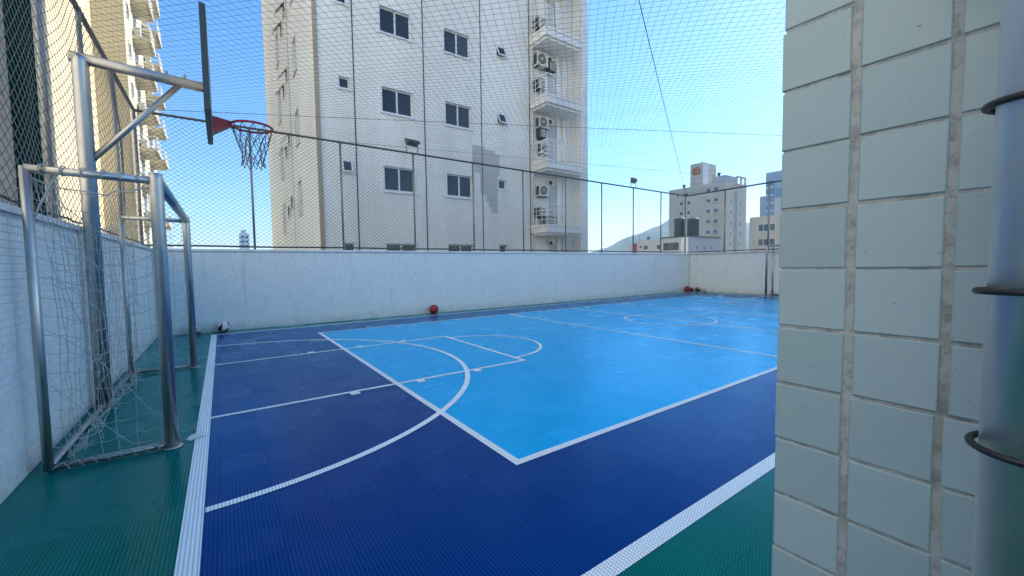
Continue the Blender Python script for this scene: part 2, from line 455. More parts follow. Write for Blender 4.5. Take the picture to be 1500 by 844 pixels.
line_rect('inner_court_line', LBX0-LW/2, LBX0+LW/2, LBY0-LW/2, LBY1+LW/2, 0.0008)
line_rect('inner_court_line', LBX1-LW/2, LBX1+LW/2, LBY0-LW/2, LBY1+LW/2, 0.0008)
line_rect('inner_court_line', LBX0+LW/2, LBX1-LW/2, LBY0-LW/2, LBY0+LW/2, 0.0008)
line_rect('inner_court_line', LBX0+LW/2, LBX1-LW/2, LBY1-LW/2, LBY1+LW/2, 0.0008)
for x in (6.035, 8.225, 10.42): line_rect('cross_line', x-LW/2, x+LW/2, LBY0+LW/2, LBY1-LW/2, 0.0004)
KY0, KY1, KC = 4.297, 6.66, 5.45
for s_, xb, xf in ((1, -0.132, 3.245), (-1, 16.59, 13.205)):
    xo = xf + s_*0.03
    line_rect('key_line', min(xb, xo), max(xb, xo), KY0-0.025, KY0+0.025, 0.0012)
    line_rect('key_line', min(xb, xo), max(xb, xo), KY1-0.025, KY1+0.025, 0.0012)
    line_rect('free_throw_line', xf-LW/2, xf+LW/2, KY0+0.025, KY1-0.025, 0.0012)
    bx = xb - s_*0.045
    line_arc('three_point_arc', bx, KC, 2.80, (-pi/2+0.018) if s_ > 0 else (pi/2+0.018), (pi/2-0.018) if s_ > 0 else (3*pi/2-0.018), 0.055, dz=0.0018)
    line_arc('free_throw_arc', xf, KC+0.03, 0.98, -pi/2 if s_ > 0 else pi/2, pi/2 if s_ > 0 else 3*pi/2, dz=0.0018)
    for d in (1.05, 1.76, 2.49):
        xx = xb + s_*(d+0.13)
        line_rect('lane_tick', xx-0.045, xx+0.045, KY0-0.105, KY0-0.027, 0.0012)
        line_rect('lane_tick', xx-0.045, xx+0.045, KY1+0.027, KY1+0.105, 0.0012)
line_arc('centre_circle', 8.225, 5.40, 0.97, 0, 2*pi, n=96, dz=0.0018)

# ------------------------------------------------------------------ parapet walls with mosaic tiles
WH = 1.64
MP = 0.047                                    # mosaic pitch
mt = tile_mesh('mosaic_tile', MP-0.0035, MP-0.0035, 0.006, 0.0012)
mme = mt.mesh('mosaic_tile'); mme.materials.append(M['mosaic'])
def wall_tiles(parent, org, ud, nd, length, singles=0, z0=0.012, jit=0.0025):
    """tiles on a vertical face; org (x, y), unit u direction, outward normal"""
    pts = []
    nu, nz = int(length/MP), int((WH-z0)/MP)
    for i in range(nu):
        for k in range(nz):
            u, z = (i+0.5)*MP, z0+(k+0.5)*MP
            p = (org[0]+ud[0]*u+nd[0]*0.004, org[1]+ud[1]*u+nd[1]*0.004, z)
            if singles:
                q = pix(p); vis = -10 < q[0] < 1140 and -10 < q[1] < 850 and q[2] > 0
                pts.append((q[2] if vis else 99, p))
            else: pts.append((0, p))
    if singles: pts.sort()
    U, N_, Z_ = Vector((*ud, 0)), Vector((*nd, 0)), Vector((0, 0, 1))
    B = Matrix((U, Z_, N_)).transposed()
    if B.determinant() < 0: B = Matrix((-U, Z_, N_)).transposed()
    rot = B.to_euler()
    for d, p in pts[:singles]:
        o = link('mosaic_tile', mme, parent); o.location = p
        e = rot.copy(); o.rotation_euler = (e.x+random.gauss(0, jit), e.y, e.z+random.gauss(0, jit))
    m = MB(); bx, by, bz = B.col[0], B.col[1], B.col[2]
    for d, p in pts[singles:]:
        i = len(m.v); P = Vector(p); ta, tb = random.gauss(0, jit), random.gauss(0, jit)
        for (a, b, c) in mt.v: m.v.append(tuple(P + bx*a + by*b + bz*(c+a*ta+b*tb)))
        m.f += [tuple(q+i for q in f) for f in mt.f]
    m.obj('mosaic_tiles', 'mosaic', parent, kind='stuff')
def coping(parent, x0, x1, y0, y1):
    part(parent, 'coping', MB().box(x0, x1, y0, y1, WH+0.002, WH+0.045), 'coping')
far_wall = tag(MB().box(-1.35, 17.38, WY1, 10.50, -0.05, WH).obj('parapet_wall', 'mosaic_grout'), 'long pale mosaic tiled parapet wall behind the court, below the tall grey tower', 'wall', 'parapet walls round the court')
wall_tiles(far_wall, (WX0, WY1), (1, 0), (0, -1), WX1-WX0)
coping(far_wall, -1.37, 17.40, WY1-0.025, 10.53)
left_wall = tag(MB().box(-1.35, WX0, PY0, WY1-0.002, -0.05, WH).obj('parapet_wall', 'mosaic_grout'), 'pale mosaic tiled parapet wall behind the near goal at left', 'wall', 'parapet walls round the court')
wall_tiles(left_wall, (WX0, 0.6), (0, 1), (1, 0), WY1-0.6, singles=300)
coping(left_wall, -1.37, WX0+0.025, PY0, WY1-0.027)
right_wall = tag(MB().box(WX1, 17.38, PY0, WY1-0.002, -0.05, WH).obj('parapet_wall', 'mosaic_grout'), 'short beige looking tiled parapet wall at the far end behind the small far goal', 'wall', 'parapet walls round the court')
wall_tiles(right_wall, (WX1, 2.0), (0, 1), (-1, 0), WY1-2.0)
coping(right_wall, WX1-0.025, 17.40, PY0, WY1-0.027)
wp = thing('wall_plate', 'small white electrical plate on the long parapet wall above the red ball', 'plate', (4.13, WY1-0.004, 0.98))
part(wp, 'cover', MB().box(4.13-0.04, 4.13+0.04, WY1-0.022, WY1-0.004, 0.92, 1.04), 'plate')
part(wp, 'conduit', MB().tube([(4.135, WY1-0.012, 1.04), (4.135, WY1-0.012, 1.17)], 0.007, 8), 'plate')

# ------------------------------------------------------------------ fences on the walls
FZ0, FZ1 = WH+0.045, 4.24
def diamond_wires(m, P, L, z0, z1, wx, wz, r, disp=None, n=3, seg=0.6):
    """two families of slanting wires; P(u, z) -> point"""
    H = z1-z0; slope = wz/wx
    k = -int(H/slope/wx)-2
    for fam in (1, -1):
        for i in range(k, int(L/wx)+abs(k)+2):
            a = i*wx
            # u = a + fam*(z-z0)/slope
            ua, ub = (a, a+H/slope) if fam > 0 else (a+H/slope, a)
            za, zb = z0, z1
            # clip to 0..L
            def cl(u_):  # z for u
                t = (u_-ua)/(ub-ua); return za+(zb-za)*t
            pts = [(ua, za), (ub, zb)]
            lo, hi = min(ua, ub), max(ua, ub)
            if hi < 0 or lo > L: continue
            zz0 = za if 0 <= ua <= L else cl(0 if ua < 0 else L)
            zz1 = zb if 0 <= ub <= L else cl(0 if ub < 0 else L)
            uu0, uu1 = min(max(ua, 0), L), min(max(ub, 0), L)
            ln = math.hypot(uu1-uu0, zz1-zz0)
            if ln < 0.02: continue
            ns = max(1, int(ln/seg))
            m.tube([P(uu0+(uu1-uu0)*t/ns, zz0+(zz1-zz0)*t/ns) for t in range(ns+1)], r, n, cap=False)
def wob(a, b, s=1.0):
    return s*(sin(a*2.1+b*1.7)*0.5+sin(a*4.7-b*3.1+1.3)*0.3+sin(a*0.8+b*6.1+0.4)*0.2)
# far fence
ff = thing('fence', 'long dark wire fence of diamond mesh standing on the far parapet wall', 'fence', (8, 10.32, FZ0), 'fences on the parapet walls')
FY = 10.32
for x in [0.60+1.81*k for k in range(10)] + [-1.2]:
    r = 0.023 if x < 16.5 else 0.03
    part(ff, 'post', MB().tube([(x, FY, FZ0), (x, FY, FZ1-0.02)], r, 10), 'galv', True)
part(ff, 'top_rail', MB().tube([(-1.2, FY, FZ1), (16.9, FY, FZ1)], 0.025, 8), 'rail', True)
part(ff, 'bottom_rail', MB().tube([(-1.2, FY, FZ0+0.06)] + [(-1.2+0.6*k, FY, FZ0+0.06+0.006*sin(k*1.3)) for k in range(1, 31)], 0.018, 8), 'rail', True)
m = MB(); diamond_wires(m, lambda u, z: (-1.2+u, FY-0.03+wob(u, z, 0.012), z+wob(z, u, 0.006)), 18.1, FZ0+0.03, FZ1, 0.106, 0.084, 0.0034)
part(ff, 'wire_mesh', m, 'wire', kind='stuff')
# right fence
rf = thing('fence', 'wire fence above the far end wall, meeting the long fence at the corner', 'fence', (17.2, 6, FZ0), 'fences on the parapet walls')
for y in (8.6, 6.95, 5.2, 3.4, 1.6, -0.2):
    part(rf, 'post', MB().tube([(16.95, y, FZ0), (16.95+0.0, y, FZ1-0.02)], 0.03, 10), 'galv', True)
part(rf, 'top_rail', MB().tube([(16.95, FY-0.06, FZ1), (16.95, -0.4, FZ1+0.04)], 0.030, 8), 'rail', True)
part(rf, 'bottom_rail', MB().tube([(16.95, FY-0.06, FZ0+0.06), (16.95, -0.4, FZ0+0.06)], 0.018, 8), 'rail', True)
m = MB(); diamond_wires(m, lambda u, z: (16.92+wob(u, z, 0.012), FY-0.05-u, z), 10.6, FZ0+0.03, FZ1, 0.106, 0.084, 0.0034)
part(rf, 'wire_mesh', m, 'wire', kind='stuff')
# left fence with slack netting
lf = thing('fence', 'fence hung with slack dark netting on the left parapet wall behind the near goal', 'fence', (-1.2, 5, FZ0), 'fences on the parapet walls')
for y in (8.47, 6.72, 5.33, 3.58, 1.83, 0.08):
    part(lf, 'post', MB().tube([(-1.2, y, FZ0), (-1.2, y, FZ1-0.02)], 0.024, 10), 'galv', True)
part(lf, 'top_rail', MB().tube([(-1.2, -2, FZ1), (-1.2, FY-0.06, FZ1)], 0.030, 8), 'rail', True)
part(lf, 'bottom_rail', MB().tube([(-1.2, -2, FZ0+0.045), (-1.2, FY-0.06, FZ0+0.045)], 0.02, 8), 'galv', True)
part(lf, 'bottom_cable', MB().tube([(-1.17+wob(k*0.3, 0, 0.012), -2+0.1*k, FZ0+0.09+wob(0, k*0.5, 0.012)) for k in range(122)], 0.010, 6), 'cable', True)
def slack(u, z):
    y = -2+u; t = (z-FZ0)/(FZ1-FZ0)
    bay = (y-1.47)/1.75; ph = bay-math.floor(bay)
    edge = sin(pi*ph)**1.0
    return (-1.16+0.10*edge*sin(pi*t)*(0.6+0.4*sin(math.floor(bay)*2.3+1)) + wob(u*1.3, z*1.1, 0.012), y+0.035*sin(z*2.4+bay*2)+wob(z*1.5, u, 0.015), z-0.10*edge*sin(pi*t)+wob(u, z*1.6, 0.018)-(0.05*edge if t > 0.98 else 0))
m = MB(); diamond_wires(m, slack, 12.2, FZ0+0.05, FZ1, 0.125, 0.10, 0.0027, seg=0.1)
part(lf, 'netting', m, 'twine_grey', kind='stuff')

# overhead sky net, strung level with the fence tops, meshes turned 45 degrees
sn = thing('ceiling_net', 'thin dark square mesh net stretched overhead across the whole court', 'net', (8, 5, FZ1))
NX0, NX1, NY0, NY1, NZ = -1.2, 16.95, -0.6, FY, 4.22
def netz(x, y):
    e = min(1, min(x-NX0, NX1-x, NY1-y, y-NY0)/1.2); e = max(0, e)
    return NZ - 0.045*e*(1+0.6*sin(x*0.9+1)*sin(y*0.8)) + 0.008*sin(x*5.1+y*3.3)*e
m = MB(); c45 = math.sqrt(0.5); P_ = 0.100
for fam in (1, -1):
    kk = int(22/P_)
    for i in range(-kk, kk):
        d = i*P_
        # line: points p = d*n + t*dir
        dx, dy = c45, c45*fam; nx, ny = -dy, dx
        ox, oy = 8+nx*d, 5+ny*d
        t0, t1 = -60, 60
        for o_, dd, lo, hi in ((ox, dx, NX0, NX1), (oy, dy, NY0, NY1)):
            a, b = (lo-o_)/dd, (hi-o_)/dd
            t0, t1 = max(t0, min(a, b)), min(t1, max(a, b))
        if t1-t0 < 0.1: continue
        ns = max(1, int((t1-t0)/0.28)); pts = []
        for q in range(ns+1):
            t = t0+(t1-t0)*q/ns; x, y = ox+dx*t, oy+dy*t
            jx = 0.010*sin(x*3.1+y*1.7+d)+random.gauss(0, 0.0025); e = 0 if q in (0, ns) else 1
            pts.append((x+nx*jx*e, y+ny*jx*e, netz(x, y)))
        m.tube(pts, 0.0019, 3, cap=False)
part(sn, 'mesh', m, 'twine', kind='stuff')
def cable_between(name, label, a, b, sag, r=0.005):
    a, b = Vector(a), Vector(b)
    pts = [a.lerp(b, k/40)+Vector((0, 0, -sag*4*(k/40)*(1-k/40))) for k in range(41)]
    return tag(MB().tube(pts, r, 6).obj(name, 'cable', smooth=True), label, 'cable', 'support cables under the overhead net')
cable_between('support_cable', 'thin dark cable running steeply down to the far fence corner', (16.92, FY-0.02, FZ1), (-1.2, 0.1, 4.24), 0.03)
cable_between('support_cable', 'thin dark cable crossing almost level in front of the grey tower, upper one', (-1.17, FY+0.0, FZ1+0.03), (16.9, 1.0, 4.22), 0.03, 0.004)
cable_between('support_cable', 'thin dark cable crossing the grey tower just above the fence rail, lower one', (2.6, FY-0.05, FZ1+0.02), (16.9, 6.7, 4.26), 0.0, 0.0035)

# floodlights on the fence posts
def floodlight(x, label, turn):
    t = thing('floodlight', label, 'floodlight', (x, FY, FZ1), 'floodlights on the long fence')
    for s_ in (-1, 1):
        part(t, 'bracket', MB().tube([(x+s_*0.15, FY, FZ1), (x+s_*0.16, FY-0.02, FZ1+0.20)], 0.014, 8), 'galv', True)
    c = Vector((x, FY-0.04, FZ1+0.30)); a = Vector((cos(turn), sin(turn), 0)); d = Vector((sin(turn)*0.9, -cos(turn)*0.9, -0.35)).normalized(); n_ = a.cross(d)
    h = MB().obox(c, a*0.165, d*0.115, n_*0.04); h.obox(c+n_*0.072-d*0.02, a*0.14, d*0.08, n_*0.030)
    hd = part(t, 'housing', h, 'lamp_body')
    part(hd, 'lens', MB().obox(c-n_*0.044, a*0.145, d*0.095, n_*0.003), 'lamp_glass')
    for k in range(6):
        part(hd, 'cooling_fin', MB().obox(c+n_*0.112+a*(-0.11+0.044*k), a*0.005, d*0.08, n_*0.012), 'lamp_body')
floodlight(4.20, 'dark floodlight on the fence rail in front of the grey tower', 0.15)
floodlight(13.26, 'dark floodlight on a fence post against the open sky', 0.55)

# ------------------------------------------------------------------ near goal
def goal(label, xf, xb, y0, y1, top, with_net, grp):
    t = thing('football_goal', label, 'goal', ((xf+xb)/2, (y0+y1)/2, 0), grp)
    rf_, rb = 0.039, 0.025
    zc = top-rf_
    for y in (y0, y1):
        part(t, 'post', MB().tube([(xf, y, 0.004), (xf, y, zc-0.0), (xf, y, top)], [rf_, rf_, rf_*0.98], 24), 'steel', True)
        part(t, 'base_flange', MB().lathe((xf, y, 0.003), [(0.062, 0), (0.062, 0.006), (0.047, 0.010)], 24), 'steel', True)
        part(t, 'back_post', MB().tube([(xb, y, 0.02), (xb, y, top-rb)], rb, 18), 'steel', True)
        part(t, 'top_side_bar', MB().tube([(xb, y, top-rb-0.01), (xf, y, top-rf_-0.01)], rb, 18), 'steel', True)
        part(t, 'floor_side_bar', MB().tube([(xb, y, 0.03), (xf, y, 0.03)], rb*0.85, 16), 'steel_dull', True)
    part(t, 'crossbar', MB().tube([(xf, y0, zc), (xf, y1, zc)], rf_, 24), 'steel', True)
    part(t, 'floor_back_bar', MB().tube([(xb, y0, 0.03), (xb, y1, 0.03)], rb*0.85, 16), 'steel_dull', True)
    if not with_net: return t
    rt = 0.0021
    rnd = random.Random(3)
    def strand(m, pts): m.tube(pts, rt, 3, cap=False)
    # side nets: square cells of about 12 cm, slack
    for y, sg in ((y0, 1), (y1, -1)):
        m = MB(); nu, nv = 5, 15
        P = {}
        for i in range(nu+1):
            for k in range(nv+1):
                u, v = i/nu, k/nv
                x = xb+(xf-0.05-xb)*u; z = 0.05+(top-0.12)*v
                e = sin(pi*u)*sin(pi*min(1, v*1.0)) + 0.15
                P[i, k] = Vector((x+rnd.gauss(0, 0.006)+0.03*sin(v*5+i)*sin(pi*u), y+sg*(0.05*e+rnd.gauss(0, 0.010)*e), z-0.07*sin(pi*u)*(0.4+v)+rnd.gauss(0, 0.005)))
        for i in range(nu+1): strand(m, [P[i, k] for k in range(nv+1)])
        for k in range(nv+1): strand(m, [P[i, k].lerp(P[i+1, k], q/3)+Vector((0, 0, -0.014*sin(pi*q/3))) for i in range(nu) for q in range(3)]+[P[nu, k]])
        part(t, 'side_net', m, 'goal_twine', kind='stuff')
    # back net, hanging slack and heaped along the floor bar
    m = MB(); nu, nv = 25, 15; P = {}
    for i in range(nu+1):
        for k in range(nv+1):
            u, v = i/nu, k/nv
            y = y0+(y1-y0)*u; z = 0.06+(top-0.16)*v**1.15
            if v < 0.16: z = 0.05+0.05*rnd.random()
            zs = 0.16*sin(pi*u)*(v**2)
            P[i, k] = Vector((xb+0.045+0.06*sin(pi*v)*(0.6+0.4*sin(u*9))+rnd.gauss(0, 0.008)+(0.08*rnd.random() if v < 0.16 else 0), y+rnd.gauss(0, 0.008)+0.04*sin(v*3+u*5), z-zs+rnd.gauss(0, 0.007)))
    for i in range(nu+1): strand(m, [P[i, k] for k in range(nv+1)])
    for k in range(nv+1): strand(m, [P[i, k].lerp(P[i+1, k], q/2)+Vector((0, 0, -0.012*sin(pi*q/2))) for i in range(nu) for q in range(2)]+[P[nu, k]])
    for q in range(16):     # loose loops of the surplus net on the floor bar
        y = y0+0.1+(y1-y0-0.3)*rnd.random(); r = 0.02+0.045*rnd.random(); a0 = rnd.random()*6; x = xb+0.03+0.10*rnd.random()
        strand(m, [(x+r*cos(a0+s/7*5.2)*1.1, y+2*r*sin(a0+s/7*5.2), 0.035+0.05*rnd.random()+0.03*sin(s)) for s in range(8)])
    part(t, 'back_net', m, 'goal_twine', kind='stuff')
    # slack top cord and diagonal ties
    m = MB()
    pts = [Vector((xb+(xf-xb)*k/14, y0+0.02*sin(k), top-0.09-0.07*sin(pi*k/14)+rnd.gauss(0, 0.006))) for k in range(15)]
    part(t, 'tie_cord', MB().tube(pts, 0.004, 6), 'goal_twine', True)
    part(t, 'tie_cord', MB().tube([(xb, y0, top-0.42), (xb+0.05, y0+0.01, top-0.25), (xb+0.13, y0, top-0.06)], 0.006, 6), 'goal_twine', True)
    part(t, 'tie_cord', MB().tube([(xb+0.005, y0-0.02, top-0.42), (xb-0.01, y0-0.02, top-0.6)], 0.007, 6), 'goal_twine', True)
    for k in range(6):
        x = xb+(xf-xb)*(0.12+0.15*k)
        part(t, 'tie_loop', MB().tube([(x+0.03*cos(a/8*2*pi)*0.4, y0+0.031*cos(a/8*2*pi), top-rb-0.01+0.031*sin(a/8*2*pi)) for a in range(9)], 0.004, 5), 'goal_twine', True)
    for k in range(9):
        x = xb+0.02+(xf-xb-0.1)*k/8; x2 = x+0.05
        part(t, 'tie_cord', MB().tube([(x, y0-0.03, 0.02), (x+0.02, y0-0.035, 0.045), (x2, y0-0.02, 0.055), (x2+0.03, y0-0.03, 0.015)], 0.003, 5), 'goal_twine', True)
    # diagonal strands of a second, torn layer
    m = MB()
    for k in range(4):
        z = 0.45+0.36*k
        strand(m, [(xb+0.03+(xf-xb-0.14)*s/10, y0+0.03, max(0.07, z+0.10-0.62*s/10+0.08*sin(pi*s/10)*sin(k))) for s in range(11)])
    part(t, 'torn_net', m, 'goal_twine', kind='stuff')
    return t
goal('stainless steel futsal goal with ragged pale net in front of the left wall', -0.345, -0.95, 3.76, 6.67, 1.945, True, 'futsal goals')
goal('small looking bare metal goal at the far end beside the pillar', 16.45, 16.98, 3.85, 6.78, 1.90, False, 'futsal goals')
# scrap of torn tape by the goal post
sc = MB()
pts = [(-0.27, 3.83), (-0.245, 3.80), (-0.19, 3.825), (-0.13, 3.865), (-0.18, 3.875), (-0.24, 3.865)]
hh = [0.012, 0.006, 0.020, 0.007, 0.024, 0.028]
for z in (0.0, 0.004): sc.v += [(x, y, h+z) for (x, y), h in zip(pts, hh)]
sc.f = [(0, 1, 2), (0, 2, 5), (2, 4, 5), (2, 3, 4), (8, 7, 6), (11, 8, 6), (11, 10, 8), (10, 9, 8)] + [(k, (k+1) % 6, (k+1) % 6+6, k+6) for k in range(6)]
tag(sc.obj('tape_scrap', 'paper'), 'curled scrap of white tape on the baseline beside the goal post', 'scrap')

# ------------------------------------------------------------------ basketball hoop
HX, HY, HZ = 0.335, 5.30, 2.815
hp = thing('basketball_hoop', 'steel basketball hoop on a bent mast with a red rim behind the near goal', 'hoop', (-0.955, HY, 0))
MX = -0.955
part(hp, 'mast', MB().tube([(MX, HY, 0.0), (MX, HY, 3.155), (MX+0.02, HY, 3.20)], [0.058, 0.058, 0.058], 24), 'steel', True)
part(hp, 'arm', MB().tube([(MX-0.066, HY, 3.19), (-0.060, HY, 3.135)], 0.047, 24), 'steel', True)
part(hp, 'brace', MB().tube([(MX+0.03, HY, 2.29), (-0.26, HY, 3.12)], 0.026, 18), 'steel', True)
for x in (-0.36, -0.22): part(hp, 'bolt', MB().lathe((x, HY, 3.195), [(0.014, 0), (0.014, 0.03), (0.008, 0.035)], 8), 'steel_dull')
BY0_, BY1_, BZ0, BZ1 = 4.68, 5.98, 2.735, 3.670
bd = part(hp, 'backboard', MB().box(-0.036, -0.014, BY0_+0.03, BY1_-0.03, BZ0+0.03, BZ1-0.03), 'board_white')
fr = MB()
fr.box(-0.066, -0.018, BY0_, BY0_+0.03, BZ0, BZ1); fr.box(-0.066, -0.018, BY1_-0.03, BY1_, BZ0, BZ1)
fr.box(-0.066, -0.018, BY0_+0.03, BY1_-0.03, BZ0, BZ0+0.03); fr.box(-0.066, -0.018, BY0_+0.03, BY1_-0.03, BZ1-0.03, BZ1)
for y in (4.95, HY, 5.65): fr.box(-0.065, -0.038, y-0.02, y+0.02, BZ0+0.03, BZ1-0.03)
part(bd, 'board_frame', fr, 'board_edge')
sq = MB()
for (a, b, c, d) in ((HY-0.3, HY+0.3, 2.90, 2.94), (HY-0.3, HY+0.3, 3.30, 3.34), (HY-0.3, HY-0.26, 2.94, 3.30), (HY+0.26, HY+0.3, 2.94, 3.30)): sq.box(-0.0135, -0.0115, a, b, c, d)
part(bd, 'target_square', sq, 'red')
RR = 0.192
rm = MB().tube([(HX+RR*cos(2*pi*k/48), HY+RR*sin(2*pi*k/48), HZ) for k in range(48)], 0.0120, 10, closed=True)
part(hp, 'rim', rm, 'red', True)
bk = MB(); x1 = HX-RR+0.01
bk.v = [(-0.013, HY-0.075, HZ+0.035), (-0.013, HY+0.075, HZ+0.035), (-0.013, HY+0.075, HZ-0.13), (-0.013, HY-0.075, HZ-0.13),
        (x1, HY-0.045, HZ+0.014), (x1, HY+0.045, HZ+0.014), (x1, HY+0.045, HZ-0.025), (x1, HY-0.045, HZ-0.025)]
bk.f = [(0, 1, 2, 3), (7, 6, 5, 4), (0, 4, 5, 1), (1, 5, 6, 2), (2, 6, 7, 3), (3, 7, 4, 0)]
part(hp, 'rim_bracket', bk, 'red')
nm = MB(); prof = [(0.190, 0), (0.165, -0.09), (0.130, -0.19), (0.108, -0.28), (0.102, -0.36), (0.112, -0.42)]
rn = random.Random(5); J = {}
for k, (r, z) in enumerate(prof):
    for j in range(12):
        a = 2*pi*(j+0.5*(k % 2))/12
        J[k, j] = Vector((HX+r*cos(a)+rn.gauss(0, 0.006), HY+r*sin(a)+rn.gauss(0, 0.006), HZ-0.008+z+rn.gauss(0, 0.008)*(k > 0)))
for k in range(5):
    for j in range(12):
        for dj in ((0, -1) if k % 2 == 0 else (0, 1)):
            a, b = J[k, j], J[k+1, (j+dj) % 12]
            nm.tube([a, a.lerp(b, 0.5)+Vector((rn.gauss(0, 0.003), rn.gauss(0, 0.003), -0.004)), b], 0.0039, 5, cap=False)
part(hp, 'hoop_net', nm, 'hoop_twine', True, kind='stuff')

# ------------------------------------------------------------------ balls
def ball(name, label, x, y, r, mat, seams=False, grp='balls lying along the walls'):
    o = MB().sphere((0, 0, 0), r).obj(name, mat, None, True, loc=(x, y, r+0.002)); tag(o, label, 'ball', grp)
    o.rotation_euler = (0.5, 0.3, x)
    if seams:
        for rot in ((0, 0), (pi/2, 0), (pi/2, pi/2)):
            sm = MB().tube([(r*1.001*cos(2*pi*k/32), r*1.001*sin(2*pi*k/32), 0) for k in range(32)], 0.003, 5, closed=True)
            q = sm.obj('seam', 'seam', o, True); q.rotation_euler = (rot[0], 0, rot[1])
    return o
ball('soccer_ball', 'white, black and red football against the wall near the baseline corner', -0.02, 10.085, 0.112, 'ball_a')
ball('soccer_ball', 'worn grey football half hidden behind the goal post', -0.46, 10.10, 0.098, 'ball_b')
ball('basketball', 'dark red ball against the middle of the long parapet wall', 4.60, 10.075, 0.12, 'basket', True)
ball('basketball', 'red ball lying in the far corner of the court', 16.72, 10.06, 0.125, 'basket', True)
ball('soccer_ball', 'black and cream football in the far corner beside the red ball', 16.93, 9.72, 0.105, 'ball_c')
ball('soccer_ball', 'small black ball squeezed between red ball and football in the far corner', 16.92, 9.98, 0.08, 'ball_d')
ball('soccer_ball', 'pale ball beside the black and cream football at the far end wall', 16.95, 9.42, 0.085, 'ball_b')

# ------------------------------------------------------------------ tiled pillar and steel pole in the foreground
PX, PE = 0.82, 0.318
PT = 0.1036                                    # tile pitch
pil = tag(MB().box(PX+0.0030, 1.46, -0.52, PE-0.0030, -0.02, 5.2).obj('pillar', 'grout'), 'white tiled pillar with dirty grout standing close at the right', 'pillar')
pt_m = tile_mesh('pillar_tile', 0.0962, 0.0980, 0.009, 0.0014)
pme = pt_m.mesh('pillar_tile'); pme.materials.append(M['pillar_tile'])
yc = [0.2685, 0.1605, 0.0535, -0.053, -0.16, -0.267, -0.374]
for i, y in enumerate(yc):
    for k in range(-12, 30):
        z = 1.2665 + PT*(k+0.5)
        if z < 0.0: continue
        o = link('pillar_tile', pme, pil)
        o.location = (PX+max(-0.0008, min(0.0008, random.gauss(0, 0.0004))), y+random.gauss(0, 0.0008)+(0.0012*(k % 3 == 0)), z+random.gauss(0, 0.0006))
        o.rotation_euler = Matrix(((0, 0, -1), (-1, 0, 0), (0, 1, 0))).to_euler()
        e = o.rotation_euler; o.rotation_euler = (e.x+random.gauss(0, 0.003), e.y+random.gauss(0, 0.003), e.z+random.gauss(0, 0.004))
m = MB()
for i in range(6):
    for k in range(-12, 30):
        x, z = PX+0.052+i*0.1065, 1.2665+PT*(k+0.5)
        if z < 0: continue
        n_ = len(m.v); m.v += [(x+a, PE+0.0005+c, z+b) for (a, b, c) in pt_m.v]; m.f += [tuple(q+n_ for q in f)[::-1] for f in pt_m.f]
m.obj('pillar_tiles', 'pillar_tile', pil, kind='stuff')
QX, QY, QR = 0.735, 0.022, 0.042
po = thing('steel_pole', 'shiny stainless steel pole with black cable rings at the right edge beside the pillar', 'pole', (QX, QY, 0))
part(po, 'tube', MB().tube([(QX, QY, 0.0), (QX, QY, 5.0)], QR, 48), 'steel_pole', True)
for z, ti in ((1.452, 0.05), (1.243, -0.02), (1.062, 0.03)):
    pts = [(QX+(QR+0.0052)*cos(2*pi*k/40)-0.002, QY+(QR+0.0052)*sin(2*pi*k/40)+0.002, z+ti*0.05*sin(2*pi*k/40+1)) for k in range(40)]
    part(po, 'cable_ring', MB().tube(pts, 0.0040, 10, closed=True), 'cable', True)
hk = MB().tube([(PX+0.01, 0.118, 1.676), (PX-0.02, 0.118, 1.668), (PX-0.03, 0.105, 1.668), (QX, QY+0.04, 1.675)], 0.009, 10)
part(po, 'wall_bracket', hk, 'steel_dull', True)
